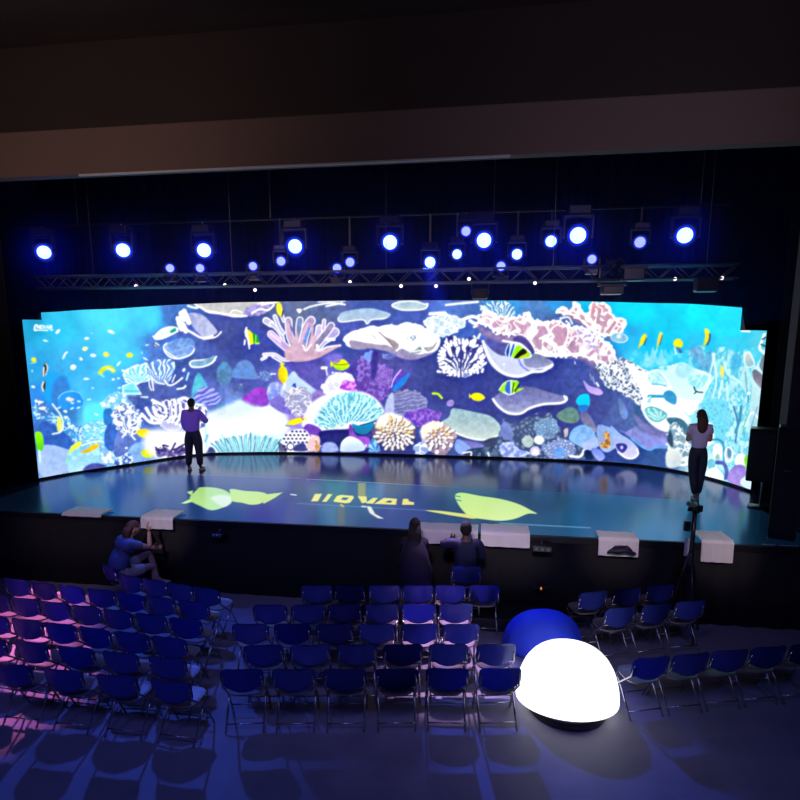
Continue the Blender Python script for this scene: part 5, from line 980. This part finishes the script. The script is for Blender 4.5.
for s in (-1, 1):
    b = NB(); box(b, s*w-.012, s*w+.012, -.212, -.188, .02, zt-1.32, bev=.004); bm_obj('edge_profile', b, M['black'], t)
b = NB(); tube(b, [(-.06, -.2, 1.1), (-.06, -.24, 1.1), (.06, -.24, 1.1), (.06, -.2, 1.1)], .010, 6); bm_obj('handle', b, M['truss'], t, True)
# ================= small things =================
p = on_y(218, 535, -.3); t = empty('footlight', p); tag(t, 'small dark footlight with bluish lenses on the stage front at the left', 'lamp', 'small lamps on the stage front')
b = NB(); box(b, -.11, .11, -.06, .055, -.04, .03, bev=.015); bm_obj('housing', b, M['casing'], t)
for x in (-.055, 0, .055): b = NB(); ellipsoid(b, (x, -.06, 0), (.022, .012, .022), seg=10); bm_obj('lens', b, M['chrome'], t, True)
b = NB(); tube(b, [(0, .04, .03), (0, .10, .07)], .01, 6); bm_obj('bracket', b, M['truss'], t)
p = on_y(542, 548, -.3); t = empty('footlight', p); tag(t, 'small dark footlight with a pale grille on the stage front right of the wide cover', 'lamp', 'small lamps on the stage front')
b = NB(); box(b, -.15, .15, -.06, .055, -.05, .05, bev=.012); bm_obj('housing', b, M['casing'], t)
for x in (-.09, 0, .09): b = NB(); box(b, x-.03, x+.03, -.066, -.06, -.035, .035, bev=.006); bm_obj('lens', b, M['phone'], t)
b = NB(); tube(b, [(0, .04, .05), (0, .10, .09)], .01, 6); bm_obj('bracket', b, M['truss'], t)
p = on_y(541, 588, -.33); t = empty('courtesy_lamp', p); tag(t, 'tiny amber lamp with two small wings low on the stage front', 'lamp'); b = NB(); ellipsoid(b, (0, -.02, 0), (.014, .01, .026), seg=10); bm_obj('bulb', b, M['amber'], t, True)
b = NB()
for s in (-1, 1): tube(b, [(s*.015, 0, 0), (s*.08, -.01, .015), (s*.15, -.01, .045)], [.02, .022, .006], 8, flat=.5)
box(b, -.02, .02, 0, .11, -.02, .02); bm_obj('holder', b, M['bag'], t, True)
p = on_y(622, 546, -.3); b = NB(); ellipsoid(b, (0, -.03, 0), (.22, .05, .045), seg=18, warp=lambda v: Vector((v.x, v.y, v.z+.03*math.cos(v.x*9)-.03+.012*math.sin(v.x*31)))); tube(b, [(-.16, -.03, .0), (-.1, -.03, .06), (.08, -.03, .07), (.15, -.03, .0)], .014, 8)
o = bm_obj('shoulder_bag', b, M['bag'], smooth=True, loc=(p.x, -.275, p.z-.07)); tag(o, 'limp black bag hanging on the white cover right of centre', 'bag')
for (x, y) in ((655,543.2), (677,543.6)):
    pass
for (xa, xb) in ((641, 650), (657, 671)):
    q = [on_z(x+122, 543.3, 1.3) for x in (xa-3, xb+0)]; 
    b = NB(); box(b, q[0].x, q[1].x, -.10, -.085, 1.3035, 1.309); o = bm_obj('tape_strip', b, M['paper']); tag(o, 'short white tape strip on the stage edge, %s of the two before the tall cabinet' % ('left' if xa == 641 else 'right'), 'tape', 'tape strips on the stage edge')
# blue cloth-covered hump and glaring white dome in the aisle
def hump(name, c, r, m, seg, rough, lop=0.):
    b = NB(); n, k = seg, seg//2; rows = []
    for j in range(k+1):
        f = j/k; ph = f*math.pi/2; rr = math.cos(ph)**.7 if f < 1 else 0; z = math.sin(ph); q = []
        for i in range(n):
            a = i*2*math.pi/n; w = 1+rough*math.sin(a*5+f*2)*(1-f)+rough*.6*math.sin(a*9+1)*(1-f); cx_ = math.cos(a)*(1+lop*(math.cos(a) < 0)); q.append(b.verts.new((r[0]*rr*w*cx_, r[1]*rr*w*math.sin(a), r[2]*z)))
        rows.append(q)
        if j == k: pass
    for p_, q_ in zip(rows, rows[1:]):
        for i in range(n): b.faces.new((p_[i], p_[(i+1) % n], q_[(i+1) % n], q_[i]))
    bmesh.ops.remove_doubles(b, verts=b.verts[:], dist=.0005); b.faces.new([v for v in rows[0] if v.is_valid][::-1])
    return bm_obj(name, b, m, smooth=True, loc=c)
p = on_z(546, 648, 0)
o = hump('draped_equipment', (p.x, p.y, .001), (.50, .38, .55), M['bluecloth'], 40, .05, .2); tag(o, 'smooth mound of equipment under a saturated blue cloth in the aisle', 'equipment')
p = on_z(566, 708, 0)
t = empty('glare_dome', (p.x, p.y, .001)); tag(t, 'glaring overexposed white dome in the aisle before the blue mound', 'lamp')
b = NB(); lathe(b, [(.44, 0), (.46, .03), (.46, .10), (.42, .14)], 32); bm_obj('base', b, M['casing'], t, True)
o = hump('dome', (0, 0, .14), (.60, .46, .68), M['glow'], 40, .0); o.parent = t  # overexposed shape of unclear nature; its glare is put in as emission
# ================= thin stage haze around the lights =================
hz = bpy.data.materials.new('stage_haze'); hz.use_nodes = True; nt = hz.node_tree; nt.nodes.remove(nt.nodes['Principled BSDF']); vs_ = nt.nodes.new('ShaderNodeVolumeScatter')
vs_.inputs['Color'].default_value = (.12, .18, 1, 1); vs_.inputs['Density'].default_value = .016; vs_.inputs['Anisotropy'].default_value = .55
nt.links.new(vs_.outputs[0], nt.nodes['Material Output'].inputs['Volume'])
b = NB(); box(b, -9.5, 9.5, 1.0, 6.8, 4.7, 8.6); o = bm_obj('stage_haze', b, hz); o['kind'] = 'stuff'; tag(o, 'thin bluish haze around the stage lights', 'haze')
for pos, aim_, e_, cone in HALO: lamp('SPOT', 'head_beam', pos, aim_, e_, (.02, .06, 1.0), .05, spot=cone, blend=1)
